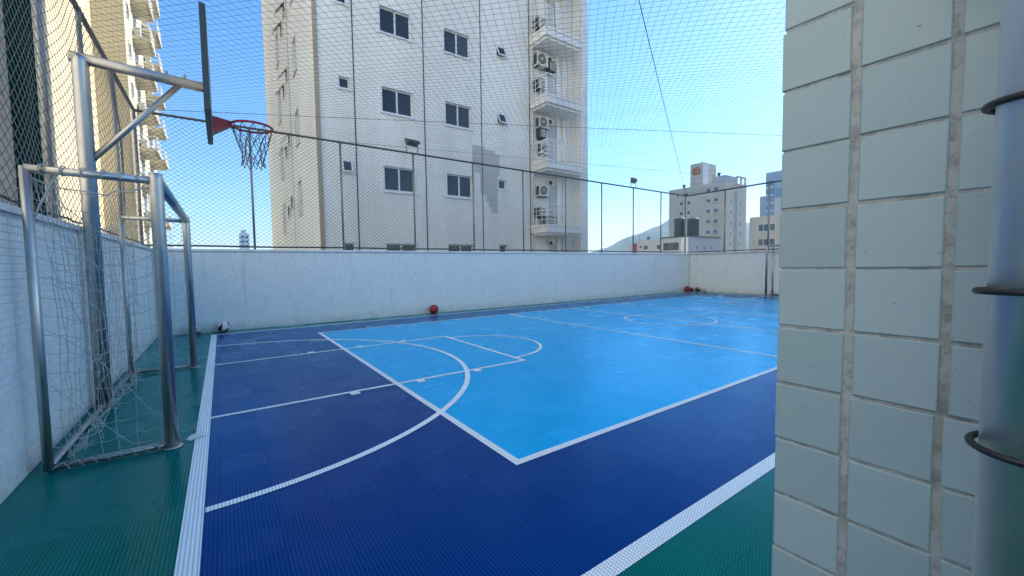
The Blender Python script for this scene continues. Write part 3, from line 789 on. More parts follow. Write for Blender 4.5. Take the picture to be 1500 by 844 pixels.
# ------------------------------------------------------------------ buildings
class Face:
    def __init__(s, kind, at): s.k = kind; s.a = at        # kind: '-y', '-x', '+x' ; at = plane coordinate
    def box(s, mb, u0, u1, d0, d1, z0, z1):                # d measured outwards
        if s.k == '-y': mb.box(u0, u1, s.a-d1, s.a-d0, z0, z1)
        elif s.k == '-x': mb.box(s.a-d1, s.a-d0, u0, u1, z0, z1)
        else: mb.box(s.a+d0, s.a+d1, u0, u1, z0, z1)
        return mb
    def pt(s, u, d, z):
        return (u, s.a-d, z) if s.k == '-y' else ((s.a-d, u, z) if s.k == '-x' else (s.a+d, u, z))
    def wall(s, mb, u0, u1, z0, z1, holes, rev=0.12):
        us = sorted({u0, u1, *[h[0] for h in holes], *[h[1] for h in holes]})
        zs = sorted({z0, z1, *[h[2] for h in holes], *[h[3] for h in holes]})
        us = [u for u in us if u0 <= u <= u1]; zs = [z for z in zs if z0 <= z <= z1]
        for a, b in zip(us, us[1:]):
            for c, d in zip(zs, zs[1:]):
                mu, mz = (a+b)/2, (c+d)/2
                if any(h[0] < mu < h[1] and h[2] < mz < h[3] for h in holes): continue
                mb.quad(s.pt(a, 0, c), s.pt(b, 0, c), s.pt(b, 0, d), s.pt(a, 0, d))
        for (a, b, c, d) in holes:
            mb.quad(s.pt(a, 0, c), s.pt(b, 0, c), s.pt(b, -rev, c), s.pt(a, -rev, c)); mb.quad(s.pt(a, 0, d), s.pt(b, 0, d), s.pt(b, -rev, d), s.pt(a, -rev, d))
            mb.quad(s.pt(a, 0, c), s.pt(a, 0, d), s.pt(a, -rev, d), s.pt(a, -rev, c)); mb.quad(s.pt(b, 0, c), s.pt(b, 0, d), s.pt(b, -rev, d), s.pt(b, -rev, c))
    def window(s, parent, h, panes=2, rev=0.12, fw=0.045, trim=0.05, open_=None, gl='glass', frm='white'):
        a, b, c, d = h; mb = MB()
        for (p, q, r, t) in ((a, b, c, c+fw), (a, b, d-fw, d), (a, a+fw, c+fw, d-fw), (b-fw, b, c+fw, d-fw)): s.box(mb, p, q, -rev+0.002, -rev+0.05, r, t)
        if trim:
            for (p, q, r, t) in ((a-trim, b+trim, c-trim, c), (a-trim, b+trim, d, d+trim), (a-trim, a, c, d), (b, b+trim, c, d)): s.box(mb, p, q, 0.002, 0.022, r, t)
            s.box(mb, a-trim-0.02, b+trim+0.02, 0.022, 0.05, c-trim-0.03, c-trim)
        w_ = (b-a-2*fw)/panes
        for k in range(1, panes): s.box(mb, a+fw+w_*k-0.028, a+fw+w_*k+0.028, -rev+0.012, -rev+0.06, c+fw, d-fw)
        f_ = part(parent, 'window', mb, frm)
        for k in range(panes):
            u0 = a+fw+w_*k+(0.028 if k else 0); u1 = a+fw+w_*(k+1)-(0.028 if k < panes-1 else 0)
            part(f_, 'pane', s.box(MB(), u0, u1, -rev+0.004, -rev+0.016+0.012*(k % 2), c+fw, d-fw), gl)
        if open_:   # top-hung sash pushed out
            o = MB(); n_ = open_
            for (p, q) in ((a, a+0.05), (b-0.05, b)): o.obox(s.pt((p+q)/2, n_/2, (c+d)/2), Vector(s.pt((q-p)/2, 0, 0))-Vector(s.pt(0, 0, 0)), Vector(s.pt(0, 0.012, 0))-Vector(s.pt(0, 0, 0)), (Vector(s.pt(0, n_, c))-Vector(s.pt(0, 0, d)))/2)
            for z, dd in ((d, 0.0), (c, n_)): o.obox(s.pt((a+b)/2, dd, z), Vector(s.pt((b-a)/2, 0, 0))-Vector(s.pt(0, 0, 0)), Vector(s.pt(0, 0.014, 0))-Vector(s.pt(0, 0, 0)), (0, 0, 0.025))
            sa = part(f_, 'open_sash', o, frm)
            g_ = MB(); g_.obox(s.pt((a+b)/2, n_/2, (c+d)/2), Vector(s.pt((b-a)/2-0.05, 0, 0))-Vector(s.pt(0, 0, 0)), Vector(s.pt(0, 0.004, 0))-Vector(s.pt(0, 0, 0)), (Vector(s.pt(0, n_, c))-Vector(s.pt(0, 0, d)))*0.48)
            o2 = part(f_, 'open_pane', g_, gl)
        return f_

# ---- main tower
TX0, TXB, TX1, TY, TY1, TTOP, SP = 2.70, 11.50, 14.62, 14.6, 29.9, 42.0, 2.765
tw = thing('apartment_tower', 'tall pale tiled apartment tower with dark windows and stacked balconies behind the fence', 'building', (8.6, 22, -14))
fN, fL = Face('-y', TY), Face('-x', TX0)
holesN = []
for k in range(-2, 6):
    zb = 4.02+SP*k
    holesN += [(4.87, 6.01, zb, zb+0.86, 2, None), (7.35, 8.48, zb+0.02, zb+0.88, 2, None)]
    holesN += [(3.44, 3.79, zb+0.50, zb+0.86, 1, 0.10 if k == 0 else None), (9.78, 10.18, zb+0.53, zb+0.91, 1, 0.16 if k in (1, 2, 4) else None)]
m = MB(); fN.wall(m, TX0, TXB, -13.95, TTOP, [h[:4] for h in holesN])
part(tw, 'wall', m, 'tower')
for h in holesN:
    if h[3] > 16: continue
    fN.window(tw, h[:4], h[4], open_=h[5])
lh = []
for k in range(-1, 4):
    lh += [(17.9, 18.75, 3.45+SP*k, 4.75+SP*k, 2, None), (22.9, 23.9, 3.0+SP*k, 4.5+SP*k, 2, None), (20.4, 20.85, 4.0+SP*k, 4.5+SP*k, 1, 0.35), (21.5, 21.95, 3.7+SP*k, 4.2+SP*k, 1, 0.35)]
m = MB(); fL.wall(m, TY, TY1, -13.95, TTOP, [h[:4] for h in lh])
part(tw, 'side_wall', m, 'tower_side')
for h in lh: fL.window(tw, h[:4], h[4], open_=h[5], trim=0.03)
m = MB(); m.box(TX0+0.01, TX1-0.01, TY+0.6, TY1, TTOP-0.4, TTOP); m.quad((TX0, TY1, -14), (TX1, TY1, -14), (TX1, TY1, TTOP), (TX0, TY1, TTOP)); m.quad((TX1, TY, -14), (TX1, TY1, -14), (TX1, TY1, TTOP), (TX1, TY, TTOP))
part(tw, 'rear_wall', m, 'tower')
part(tw, 'corner_strip', MB().box(TX0-0.012, TX0+0.11, TY-0.05, TY-0.003, -13.9, TTOP-1), 'tan')
for x in (3.93, 6.47, 8.98, 11.50):
    part(tw, 'joint', MB().box(x-0.016, x+0.016, TY-0.012, TY-0.002, -13, TTOP-0.5), 'joint')
part(tw, 'side_joint', MB().box(TX0-0.010, TX0-0.002, 20.0, 20.03, -13, TTOP-0.5), 'joint')
# grey patch of bare render
pp = [(8.52, 6.20), (9.10, 6.20), (9.10, 6.10), (9.62, 6.10), (9.62, 5.98), (9.84, 5.98), (9.84, 5.05), (9.73, 5.05), (9.73, 3.50), (9.40, 3.50), (9.40, 3.72), (9.28, 3.72), (9.28, 3.95), (9.16, 3.95), (9.16, 4.22), (8.88, 4.22), (8.88, 5.10), (8.62, 5.10), (8.62, 5.42), (8.52, 5.42)]
m = MB(); m.v = [(x, TY-0.003, z) for x, z in pp] + [(x, TY-0.010, z) for x, z in pp]; n_ = len(pp)
m.f = [tuple(range(n_, 2*n_))] + [(k, (k+1) % n_, (k+1) % n_+n_, k+n_) for k in range(n_)]
part(tw, 'render_patch', m, 'patch')
# balcony bay and pilaster
m = MB(); m.quad((TXB, TY, -14), (14.13, TY, -14), (14.13, TY, TTOP), (TXB, TY, TTOP)); part(tw, 'bay_wall', m, 'tower')
part(tw, 'pilaster', MB().box(14.13, TX1+0.003, 14.05, TY+0.1, -13.9, TTOP), 'slab')
for x in (13.05, 13.45): part(tw, 'bay_rib', MB().box(x, x+0.16, TY-0.10, TY-0.003, -13.9, TTOP), 'tower')
part(tw, 'downpipe', MB().tube([(11.62, TY-0.06, -13), (11.62, TY-0.06, TTOP-1)], 0.035, 8), 'white', True)
B0, B1, BF = 11.53, 13.68, 13.45
for k in range(-1, 5):
    zt = 3.03+SP*k
    sl = MB(); sl.box(B0-0.03, B1+0.03, BF-0.03, TY, zt-0.09, zt); sl.box(B0, B1, BF, TY, zt-0.34, zt-0.092); sl.box(B0+0.10, B1-0.06, BF+0.12, TY, zt-0.44, zt-0.342)
    b_ = part(tw, 'balcony', sl, 'slab')
    rl = MB(); rt_ = zt+0.85
    rl.tube([(B0+0.05, TY, rt_), (B0+0.05, BF+0.05, rt_), (B1-0.02, BF+0.05, rt_)], 0.018, 6)
    for z in (zt+0.22, zt+0.43, zt+0.64): rl.tube([(B0+0.05, TY, z), (B0+0.05, BF+0.05, z), (B1-0.02, BF+0.05, z)], 0.009, 5)
    for q in range(6): x = B0+0.05+(B1-B0-0.07)*q/5; rl.tube([(x, BF+0.05, zt), (x, BF+0.05, rt_)], 0.014, 6)
    for q in (1, 2): y = BF+0.05+q*0.38; rl.tube([(B0+0.05, y, zt), (B0+0.05, y, rt_)], 0.014, 6)
    part(b_, 'railing', rl, 'white')
    part(tw, 'bay_door', MB().box(12.62, 13.02, TY-0.03, TY-0.004, zt+0.02, zt+1.95), 'pale')
    v_ = part(tw, 'duct', MB().lathe((12.55, TY-0.20, zt-0.75), [(0.10, 0), (0.115, 0.01), (0.115, 0.19)], 16, 'y'), 'ac', True)
    part(v_, 'opening', MB().lathe((12.55, TY-0.212, zt-0.75), [(0.09, 0), (0.09, 0.008)], 16, 'y'), 'dark')
AN = 0
ORD = {-1: 'lowest', 0: 'fourth', 1: 'third', 2: 'second', 3: 'top', 4: 'hidden'}
def ac_unit(x, z, w_, h_, label, dep=0.28, y=TY, dark=False):
    t = thing('air_conditioner', label, 'air conditioner', (x, y, z), 'air conditioners on the tower balconies')
    yf = y-0.06-dep
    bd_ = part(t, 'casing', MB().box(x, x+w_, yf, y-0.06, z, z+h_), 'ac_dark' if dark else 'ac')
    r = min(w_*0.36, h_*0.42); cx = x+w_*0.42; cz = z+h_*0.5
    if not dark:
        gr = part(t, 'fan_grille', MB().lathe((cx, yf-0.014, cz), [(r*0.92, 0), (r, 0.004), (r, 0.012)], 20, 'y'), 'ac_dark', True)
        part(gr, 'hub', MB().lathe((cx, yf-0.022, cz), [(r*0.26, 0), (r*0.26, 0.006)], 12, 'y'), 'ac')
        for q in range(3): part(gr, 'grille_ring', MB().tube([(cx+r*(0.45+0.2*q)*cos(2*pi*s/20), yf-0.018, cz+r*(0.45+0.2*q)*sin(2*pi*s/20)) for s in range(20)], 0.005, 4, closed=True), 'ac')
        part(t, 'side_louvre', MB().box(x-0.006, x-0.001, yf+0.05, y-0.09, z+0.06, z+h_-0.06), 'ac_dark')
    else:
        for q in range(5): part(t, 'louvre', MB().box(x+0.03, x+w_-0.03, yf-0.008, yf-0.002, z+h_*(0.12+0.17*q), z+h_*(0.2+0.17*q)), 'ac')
    for xx in (x+0.08, x+w_-0.12): part(t, 'bracket', MB().box(xx, xx+0.04, yf-0.02, y-0.002, z-0.04, z-0.002), 'ac_dark')
for k, nm in ((0, 'lowest visible'), (1, 'third'), (2, 'second'), (3, 'top')):
    zt = 3.03+SP*k
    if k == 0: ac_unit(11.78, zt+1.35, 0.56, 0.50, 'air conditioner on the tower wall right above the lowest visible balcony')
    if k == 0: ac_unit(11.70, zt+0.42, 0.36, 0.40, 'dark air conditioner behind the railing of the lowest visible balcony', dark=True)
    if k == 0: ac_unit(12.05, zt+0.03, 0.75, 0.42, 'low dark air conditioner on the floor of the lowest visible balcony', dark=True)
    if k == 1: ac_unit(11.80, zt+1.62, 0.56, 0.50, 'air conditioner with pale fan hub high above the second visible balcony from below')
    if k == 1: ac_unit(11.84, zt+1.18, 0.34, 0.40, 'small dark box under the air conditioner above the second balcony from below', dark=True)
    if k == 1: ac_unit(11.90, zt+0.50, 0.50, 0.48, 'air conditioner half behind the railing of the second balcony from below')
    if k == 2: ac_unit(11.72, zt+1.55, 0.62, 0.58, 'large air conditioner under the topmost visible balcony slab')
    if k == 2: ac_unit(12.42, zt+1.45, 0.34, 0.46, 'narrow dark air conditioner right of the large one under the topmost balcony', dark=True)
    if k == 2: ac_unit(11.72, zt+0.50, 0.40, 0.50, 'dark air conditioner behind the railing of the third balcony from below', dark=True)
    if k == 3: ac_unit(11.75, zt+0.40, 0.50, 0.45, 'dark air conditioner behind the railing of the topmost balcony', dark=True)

# ---- left tower (sunlit cream side, shaded return, balconies)
lt = thing('apartment_tower', 'cream tower at the left with sunlit side, dark green band and stacked balconies', 'building', (-10, 38, -14))
LX, LX2, LTOP = -6.45, -4.77, 46.0
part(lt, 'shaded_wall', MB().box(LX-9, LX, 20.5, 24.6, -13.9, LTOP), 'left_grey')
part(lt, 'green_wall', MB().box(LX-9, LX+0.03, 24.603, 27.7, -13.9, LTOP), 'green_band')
part(lt, 'sunlit_wall', MB().box(LX-9, LX, 27.703, 39.4, -13.9, LTOP), 'cream')
part(lt, 'projecting_block', MB().box(LX-9, LX2, 39.4, 53.0, -13.9, LTOP), 'cream_tile')
part(lt, 'corner_pier', MB().box(LX+0.002, LX+0.06, 28.3, 29.2, -13, LTOP-0.5), 'left_grey')
fE, fE2, fS = Face('+x', LX), Face('+x', LX2), Face('-y', 39.4)
for k in range(-1, 11):
    z0 = 2.4+2.8*k
    if k % 2 == 0:
        lv = MB()
        for q in range(9): fE.box(lv, 22.9, 24.1, 0.002, 0.05, z0+q*0.11, z0+q*0.11+0.06)
        part(lt, 'louvre', lv, 'pale')
    part(lt, 'floor_groove', fE.box(MB(), 20.5, 24.58, 0.002, 0.02, z0-0.9, z0-0.84), 'left_grey')
    for (a, b) in ((42.6, 45.4), (48.2, 51.2)):
        zz = z0 + (0.0 if a < 46 else 0.3)
        bl = MB(); fE2.box(bl, a, b, 0.002, 1.1, zz-0.28, zz); fE2.box(bl, a+0.1, b-0.1, 0.002, 0.9, zz-0.42, zz-0.282)
        b_ = part(lt, 'balcony', bl, 'cream_tile')
        rl = MB()
        for zq in (0.3, 0.6, 0.9): rl.tube([fE2.pt(a+0.05, 0.0, zz+zq), fE2.pt(a+0.05, 1.05, zz+zq), fE2.pt(b-0.05, 1.05, zz+zq), fE2.pt(b-0.05, 0, zz+zq)], 0.02, 5)
        for q in range(7): u = a+0.05+(b-a-0.1)*q/6; rl.tube([fE2.pt(u, 1.05, zz), fE2.pt(u, 1.05, zz+0.9)], 0.016, 5)
        part(b_, 'railing', rl, 'white')
        part(b_, 'doorway', fE2.box(MB(), a+0.9, b-0.7, 0.004, 0.03, zz+0.02, zz+2.0), 'glass_far')
        part(b_, 'cooling_box', fE2.box(MB(), a+0.2, a+0.9, 0.1, 0.45, zz+0.05, zz+0.65), 'ac')
    f_ = part(lt, 'window', fE2.box(MB(), 40.4, 41.3, 0.002, 0.05, z0+0.3, z0+1.4), 'white')
    part(f_, 'pane', fE2.box(MB(), 40.48, 41.22, 0.052, 0.058, z0+0.37, z0+1.33), 'glass_far')

# ---- grey-beige block beyond the far corner
def win_grid(parent, face, us, zs, w_, h_, gl='glass_far', frm='white', d=0.05, fr_=0.08):
    for u in us:
        for z in zs:
            f_ = part(parent, 'window', face.box(MB(), u, u+w_, 0.003, d, z, z+h_), frm)
            part(f_, 'pane', face.box(MB(), u+fr_, u+w_-fr_, d+0.002, d+0.012, z+fr_, z+h_-fr_), gl)
rb = thing('apartment_block', 'grey beige apartment block with a roof tower and round orange emblem', 'building', (112, 62, -14))
RX, RY, RTOP = 105.6, 53.6, 22.0
part(rb, 'wall', MB().box(RX, RX+11.4, RY, 69.6, -13.9, RTOP), 'beige')
wf = MB()
for (a, b, c, d) in ((0, 0.4, 0, 2.6), (2.2, 2.7, 0, 2.6), (4.6, 5.0, 0, 2.6), (0.4, 4.6, 2.2, 2.6)): wf.box(RX+6.3+a, RX+6.3+b, RY+0.1, RY+0.5, RTOP+c*0.8, RTOP+d*0.8)
part(rb, 'roof_frame', wf, 'beige')
tb = part(rb, 'roof_tower', MB().box(RX+1.2, RX+8.0, RY+6.7, RY+10.3, RTOP+0.003, RTOP+6.3), 'beige')
part(rb, 'parapet', MB().box(RX-0.05, RX+6, RY-0.05, RY+3.5, RTOP+0.003, RTOP+1.5), 'pale')
part(rb, 'light_panel', MB().box(RX+1.25, RX+4.0, RY+6.66, RY+6.698, RTOP+0.1, RTOP+6.0), 'white')
fRX, fRY, fRW, fT = Face('-x', RX), Face('-y', RY), Face('-y', RY), Face('-x', RX+1.2)
zs = [20.0-2.75*k for k in range(1, 9)]
win_grid(rb, fRX, (55.4, 57.4), [z-0.2 for z in zs]+[19.8], 1.1, 1.0)
win_grid(rb, fRX, (63.0, 65.2), zs, 1.0, 1.0)
win_grid(rb, fRX, (66.4,), [19.6], 0.7, 0.8); win_grid(rb, fRX, (63.6,), [19.4], 1.5, 1.1)
win_grid(rb, fRW, (RX+2.6, RX+7.6), [z-0.9 for z in zs], 1.0, 1.2)
for z in zs: part(rb, 'balcony', fRX.box(MB(), 55.0, 57.0, 0.004, 0.7, z-0.55, z-0.35), 'beige')
part(rb, 'recess_strip', fRW.box(MB(), RX+4.6, RX+6.4, 0.003, 0.02, -13, RTOP-2.2), 'left_grey')
# emblem: rounded orange plaque with maroon rim and letter bars
def plaque(cu, cz, w_, h_, r, d0, d1, face):
    pts = []
    for (sx, sz, a0) in ((1, 1, 0), (-1, 1, pi/2), (-1, -1, pi), (1, -1, 3*pi/2)):
        for q in range(6):
            a = a0+pi/2*q/5; pts.append((cu+sx*(w_/2-r)+r*cos(a), cz+sz*(h_/2-r)+r*sin(a)))
    m = MB(); n_ = len(pts); m.v = [face.pt(u, d0, z) for u, z in pts]+[face.pt(u, d1, z) for u, z in pts]
    m.f = [tuple(range(n_, 2*n_))]+[(k, (k+1) % n_, (k+1) % n_+n_, k+n_) for k in range(n_)]; return m
EU, EZ = RY+8.5, RTOP+4.2
em = part(tb, 'emblem_rim', plaque(EU, EZ, 2.3, 2.0, 0.7, 0.003, 0.06, fT), 'sign_maroon')
part(tb, 'emblem_face', plaque(EU, EZ, 1.8, 1.5, 0.5, 0.062, 0.09, fT), 'sign_orange')
lm = MB()
for (a, b, c, d) in ((-0.6, -0.45, -0.35, 0.35), (-0.45, -0.12, 0.22, 0.35), (-0.45, -0.12, -0.35, -0.22), (0.1, 0.25, -0.35, 0.35), (0.25, 0.55, 0.22, 0.35), (0.25, 0.55, -0.06, 0.06), (0.45, 0.58, 0.0, 0.3)): fT.box(lm, EU-b, EU-a, 0.092, 0.10, EZ+c, EZ+d)
part(tb, 'emblem_letters', lm, 'sign_maroon')
for (u, z) in ((RY+12, RTOP), (RY+2.2, RTOP+1.5)): part(rb, 'roof_vent', MB().lathe((RX+1, u, z), [(0.3, 0), (0.3, 0.7), (0.5, 0.75), (0.5, 1.0)], 10), 'ac_dark')
for q in range(4): part(rb, 'aerial', MB().tube([(RX+2+q*1.3, RY+7.4+0.3*q, RTOP+6.3), (RX+2+q*1.3, RY+7.4+0.3*q, RTOP+7.1+0.3*(q % 2))], 0.03, 5), 'ac_dark')

# ---- low pale rooftop building with two tanks
def at(px, py, dep):
    d = (_r2*((px-750)/594.54) + _u2*(-(py-422)/594.54) + _f)*dep
    return (d.x, d.y, d.z+CAM_H)
GX = 44.0
def Yat(px, X_):   # y where the sight line of a column meets plane x = X_
    d = _r2*((px-750)/594.54) + _f; return X_*d.y/d.x
def Zat(px, py, X_):
    d = _r2*((px-750)/594.54) + _u2*(-(py-422)/594.54) + _f; return CAM_H+d.z*X_/d.x
lo = thing('rooftop_building', 'low pale flat-roofed building with dark windows below the two round tanks', 'building', (GX+4, 30, -14))
ya, yb, yc_ = Yat(1008, GX), Yat(968, GX), Yat(930, GX)
zA, zB = Zat(1008, 347, GX), Zat(950, 351, GX)
fG = Face('-x', GX); fG2 = Face('-y', ya)
part(lo, 'wall', MB().box(GX, GX+7, ya, yb, -13.9, zA), 'pale')
part(lo, 'wing', MB().box(GX+0.4, GX+7, yb+0.002, yc_, -13.9, zB), 'pale')
part(lo, 'roof_edge', MB().box(GX-0.1, GX+7.1, ya-0.1, yb+0.05, zA+0.002, zA+0.14), 'tank')
part(lo, 'end_panel', MB().box(GX-0.06, GX-0.004, ya+0.02, ya+0.9, -13, zA-0.01), 'white')
for (p0, p1, y0_, y1_) in ((972, 993, 357, 366.5), (997, 1006, 357, 364)):
    u0, u1 = sorted((Yat(p0, GX), Yat(p1, GX))); z1_, z0_ = Zat(p0, y0_, GX), Zat(p0, y1_, GX)
    n_ = 3 if p1-p0 > 12 else 1
    f_ = part(lo, 'window', fG.box(MB(), u0-0.05, u1+0.05, 0.003, 0.03, z0_-0.05, z1_+0.05), 'white' if n_ == 1 else 'tank')
    for q in range(n_): part(f_, 'pane', fG.box(MB(), u0+(u1-u0)*q/n_+0.04, u0+(u1-u0)*(q+1)/n_-0.04, 0.032, 0.045, z0_, z1_), 'glass')
fG3 = Face('-x', GX+0.4)
for (p0, p1, y0_, y1_) in ((940, 946, 360, 365.5), (959, 967, 359, 365), (934, 937, 360, 364)):
    u0, u1 = sorted((Yat(p0, GX), Yat(p1, GX))); z1_, z0_ = Zat(p0, y0_, GX), Zat(p0, y1_, GX)
    f_ = part(lo, 'window', fG3.box(MB(), u0-0.04, u1+0.04, 0.003, 0.03, z0_-0.04, z1_+0.04), 'white')
    part(f_, 'pane', fG3.box(MB(), u0, u1, 0.032, 0.045, z0_, z1_), 'glass')
for (x0_, x1_) in ((1.5, 2.0), (3.0, 3.7), (4.6, 5.2)):
    f_ = part(lo, 'window', fG2.box(MB(), GX+x0_, GX+x1_, 0.003, 0.03, zA-1.5, zA-0.8), 'white'); part(f_, 'pane', fG2.box(MB(), GX+x0_+0.05, GX+x1_-0.05, 0.032, 0.045, zA-1.45, zA-0.85), 'glass')
part(lo, 'sign_board', MB().box(GX+0.3, GX+0.38, yc_-0.0+0.02, yc_+0.6, Zat(918, 368, GX), Zat(918, 358, GX)), 'sign_red')
part(lo, 'lift_housing', MB().box(GX+0.3, GX+2, yc_+0.62, yc_+1.5, -13, Zat(922, 356, GX)), 'pale')
part(lo, 'chimney_pipe', MB().tube([(GX+2, yc_-0.6, zB), (GX+2, yc_-0.6, zB+0.5)], 0.14, 8), 'ac_dark')
for (pq, hh_) in ((917, 5.0), (936, 5.6)):
    y_ = Yat(pq, GX+3); part(lo, 'aerial', MB().tube([(GX+3, y_, zB-1), (GX+3, y_, zB+hh_)], 0.025, 5), 'galv')
TXk = 52.0
for p0, p1, lab in ((986, 1003.5, 'left one of two dark round water tanks above the low pale building'), (1005, 1023, 'right one of two dark round water tanks above the low pale building')):
    c_ = (p0+p1)/2; y_ = Yat(c_, TXk); d_ = Vector((TXk, y_, 0)).dot(Vector((_f.x, _f.y, 0)))
    r = (p1-p0)/2/594.54*d_*0.93; z1_, z0_ = Zat(c_, 322, TXk), 0.4
    t = thing('water_tank', lab, 'tank', (TXk, y_, z0_), 'water tanks on the roof')
    part(t, 'shell', MB().lathe((TXk, y_, z0_), [(r*0.97, 0), (r*0.97, z1_-z0_-0.2), (r, z1_-z0_-0.18), (r, z1_-z0_)], 28), 'tank', True)
    part(t, 'lid', MB().lathe((TXk, y_, z1_+0.002), [(r*1.02, 0), (r*1.02, 0.06), (r*0.5, 0.22)], 28), 'tank', True)
    part(t, 'stand', MB().box(TXk-r*0.9, TXk+r*0.9, y_-r*0.9, y_+r*0.9, -13.9, z0_-0.003), 'pale')
    part(t, 'level_pipe', MB().tube([(TXk-r-0.03, y_+r*0.3, z0_), (TXk-r-0.03, y_+r*0.3, z1_)], 0.03, 6), 'galv')

# ---- warm beige building, glass tower, slab behind it, small tower far left
bx = 78.0
y0_, y1_ = Yat(1150, bx), Yat(1096, bx); zt_ = Zat(1096, 319, bx)
bb = thing('office_building', 'warm beige building with ribbon windows beside the pillar above the far goal', 'building', (bx+6, (y0_+y1_)/2, -14))
part(bb, 'wall', MB().box(bx, bx+14, y0_-8, y1_, -13.9, zt_), 'beige_b')
fB = Face('-x', bx)
for q in range(6):
    z = zt_-2.6-2.55*q; u0, u1 = Yat(1134, bx), Yat(1109, bx)
    f_ = part(bb, 'window', fB.box(MB(), u0-0.1, u1+0.1, 0.003, 0.08, z-0.1, z+1.25), 'white')
    for s_ in range(3): part(f_, 'pane', fB.box(MB(), u0+(u1-u0)*s_/3+0.05, u0+(u1-u0)*(s_+1)/3-0.05, 0.082, 0.095, z, z+1.15), 'glass_far')
    f_ = part(bb, 'window', fB.box(MB(), Yat(1148, bx), Yat(1143, bx), 0.003, 0.08, z, z+1.15), 'white'); part(f_, 'pane', fB.box(MB(), Yat(1147.5, bx), Yat(1143.6, bx), 0.082, 0.095, z+0.08, z+1.07), 'glass_far')
part(bb, 'roof_block', MB().box(bx+3, bx+10, y0_-8, Yat(1131, bx+3), zt_+0.002, Zat(1135, 290, bx+3)), 'pale')
gx = 210.0
gt = thing('glass_tower', 'distant tower with blue glass bands beside the pillar', 'building', (gx+10, Yat(1130, gx), -14))
gz = Zat(1120, 254, gx)
part(gt, 'core', MB().box(gx, gx+25, Yat(1160, gx), Yat(1118.5, gx), -13.9, gz), 'pale_blue')
part(gt, 'side_wing', MB().box(gx+1, gx+20, Yat(1118.4, gx), Yat(1109, gx), -13.9, Zat(1112, 288, gx)), 'pale_blue')
fK = Face('-x', gx)
for q in range(14):
    z = gz-7.5-3.6*q; u0, u1 = Yat(1131, gx), Yat(1120, gx)
    part(gt, 'balcony', fK.box(MB(), u0, u1, 0.01, 1.2, z, z+0.7), 'white'); part(gt, 'glass_band', fK.box(MB(), u0, u1, 0.004, 0.2, z+0.75, z+3.4), 'glass_blue')
part(gt, 'curtain_wall', fK.box(MB(), Yat(1150, gx), Yat(1134, gx), 0.004, 0.3, -10, gz-8), 'glass_blue')
part(gt, 'crown_block', MB().box(gx+4, gx+18, Yat(1160, gx+4), Yat(1145, gx+4), gz+0.01, gz+16), 'pale')
def dist_tower(p0, p1, ytop, Yd, label):
    d0 = _r2*((p0-750)/594.54)+_f; d1 = _r2*((p1-750)/594.54)+_f
    x0_, x1_ = Yd*d0.x/d0.y, Yd*d1.x/d1.y
    dd = _r2*((p0-750)/594.54)+_u2*(-(ytop-422)/594.54)+_f; zz = CAM_H+dd.z*Yd/dd.y
    t = thing('tower_block', label, 'building', ((x0_+x1_)/2, Yd+8, -14))
    part(t, 'wall', MB().box(x0_, x1_, Yd, Yd+16, -13.9, zz), 'tower_side'); f = Face('-y', Yd)
    part(t, 'roof_box', MB().box(x0_+(x1_-x0_)*0.2, x0_+(x1_-x0_)*0.7, Yd+2, Yd+8, zz+0.01, zz+2.5), 'pale')
    w_ = (x1_-x0_)
    for q in range(7): part(t, 'window_band', f.box(MB(), x0_+w_*0.15, x0_+w_*0.42, 0.01, 0.1, zz-3.2-3*q, zz-1.8-3*q), 'glass_far'); part(t, 'window_band', f.box(MB(), x0_+w_*0.56, x0_+w_*0.86, 0.01, 0.1, zz-3.2-3*q, zz-1.8-3*q), 'glass_far')
dist_tower(355, 369, 342, 330.0, 'small far white tower block on the skyline left of the tall tower')
# ---- unseen block added to keep sun off the court, hidden behind the pillar
shade_block = thing('apartment_block', 'added tall pale block, unseen behind the pillar, that shades the court', 'building', (46, 0, -14))
part(shade_block, 'wall', MB().box(38, 54, -3, 13.9, -13.9, 34.5), 'tower')
fQ = Face('-x', 38)
win_grid(shade_block, fQ, (-1.5, 2, 5.5, 9.5), [1.0+2.9*k for k in range(11)], 1.6, 1.2, gl='glass')

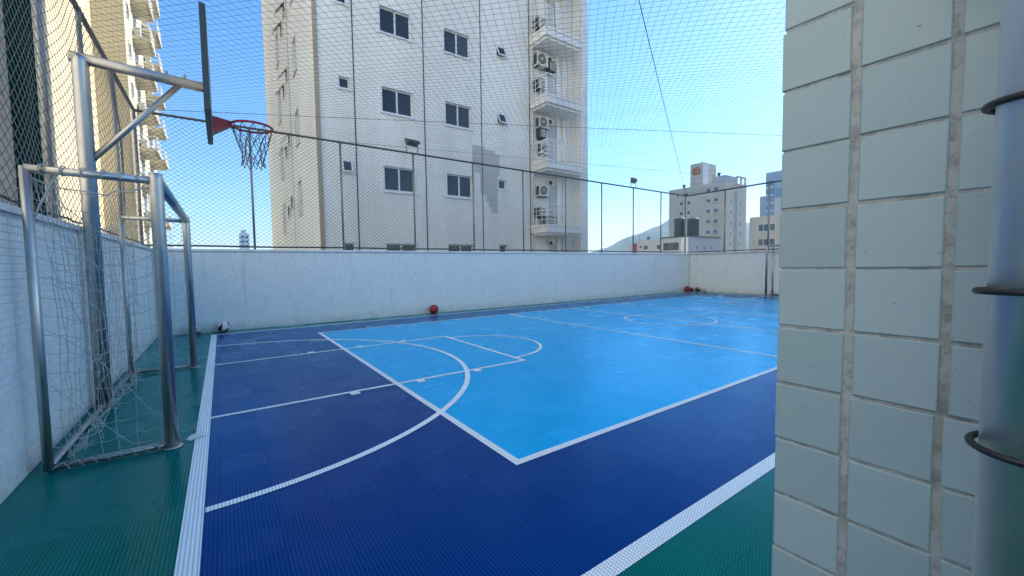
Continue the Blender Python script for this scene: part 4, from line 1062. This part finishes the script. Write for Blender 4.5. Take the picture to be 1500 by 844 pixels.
# ---- unseen blocks added left of and behind the camera to bounce sunlight in
for (x0, x1, y0, y1, zt, lab) in ((-34, -15, -12, 17, 40, 'added cream block out of view left of the camera, bouncing sunlight'), (-42, -19, -52, -17, 46, 'added cream block out of view behind the camera, bouncing sunlight')):
    t = thing('apartment_block', lab, 'building', ((x0+x1)/2, (y0+y1)/2, -14), 'added unseen blocks bouncing sunlight')
    part(t, 'wall', MB().box(x0, x1, y0, y1, -13.9, zt), 'cream_pale')
    win_grid(t, Face('+x', x1), [y0+3+6*k for k in range(int((y1-y0-4)/6)+1)], [1.0+2.9*k for k in range(0, 12, 2)], 1.5, 1.2, gl='glass')
# ------------------------------------------------------------------ hill on the skyline
def hill():
    m = MB(); n, k = 60, 14
    D0 = 1500.0
    rr = random.Random(11)
    prof = [(840, 376), (862, 371), (885, 364), (905, 356), (930, 345), (955, 334), (980, 325), (1010, 316), (1045, 314), (1080, 322), (1110, 330), (1150, 336), (1200, 330), (1260, 345), (1330, 372)]
    def top(px):
        for (a, ya), (b, yb_) in zip(prof, prof[1:]):
            if a <= px <= b:
                t = (px-a)/(b-a); t = t*t*(3-2*t)*0.4+t*0.6; return ya+(yb_-ya)*t
        return 376
    for i in range(n+1):
        px = 840+490*i/n
        p = Vector(at(px, top(px)+rr.gauss(0, 0.35), D0)); h = p.z+14
        dirv = Vector((p.x, p.y, 0)).normalized()
        for j in range(k+1):
            t = j/k; s = -1+2*t                       # cross section through the ridge
            q = Vector((p.x, p.y, 0))+dirv*(s*420)
            z = -14+h*max(0, cos(s*pi/2))**0.9*(1+0.05*sin(i*0.7+j*1.3)*(abs(s) > 0.1)) - (0.2 if abs(s) > 0.99 else 0)
            m.v.append((q.x, q.y, z))
    for i in range(n):
        for j in range(k):
            a = i*(k+1)+j; m.f.append((a, a+k+1, a+k+2, a+1))
    return m
hill().obj('hill', 'hill', smooth=True, kind='structure')
# ------------------------------------------------------------------ haze
hz = MB().box(-700, 2300, -700, 2300, -15, 165)
g = NG('haze'); g.t.nodes.remove(g.b)
pv = g.n('ShaderNodeVolumePrincipled'); pv.inputs['Color'].default_value = (0.52, 0.77, 1.0, 1); pv.inputs['Density'].default_value = 0.00036; pv.inputs['Anisotropy'].default_value = 0.3
g.l(pv.outputs[0], g.t.nodes['Material Output'].inputs['Volume'])
hz.obj('haze', g.m, kind='stuff')
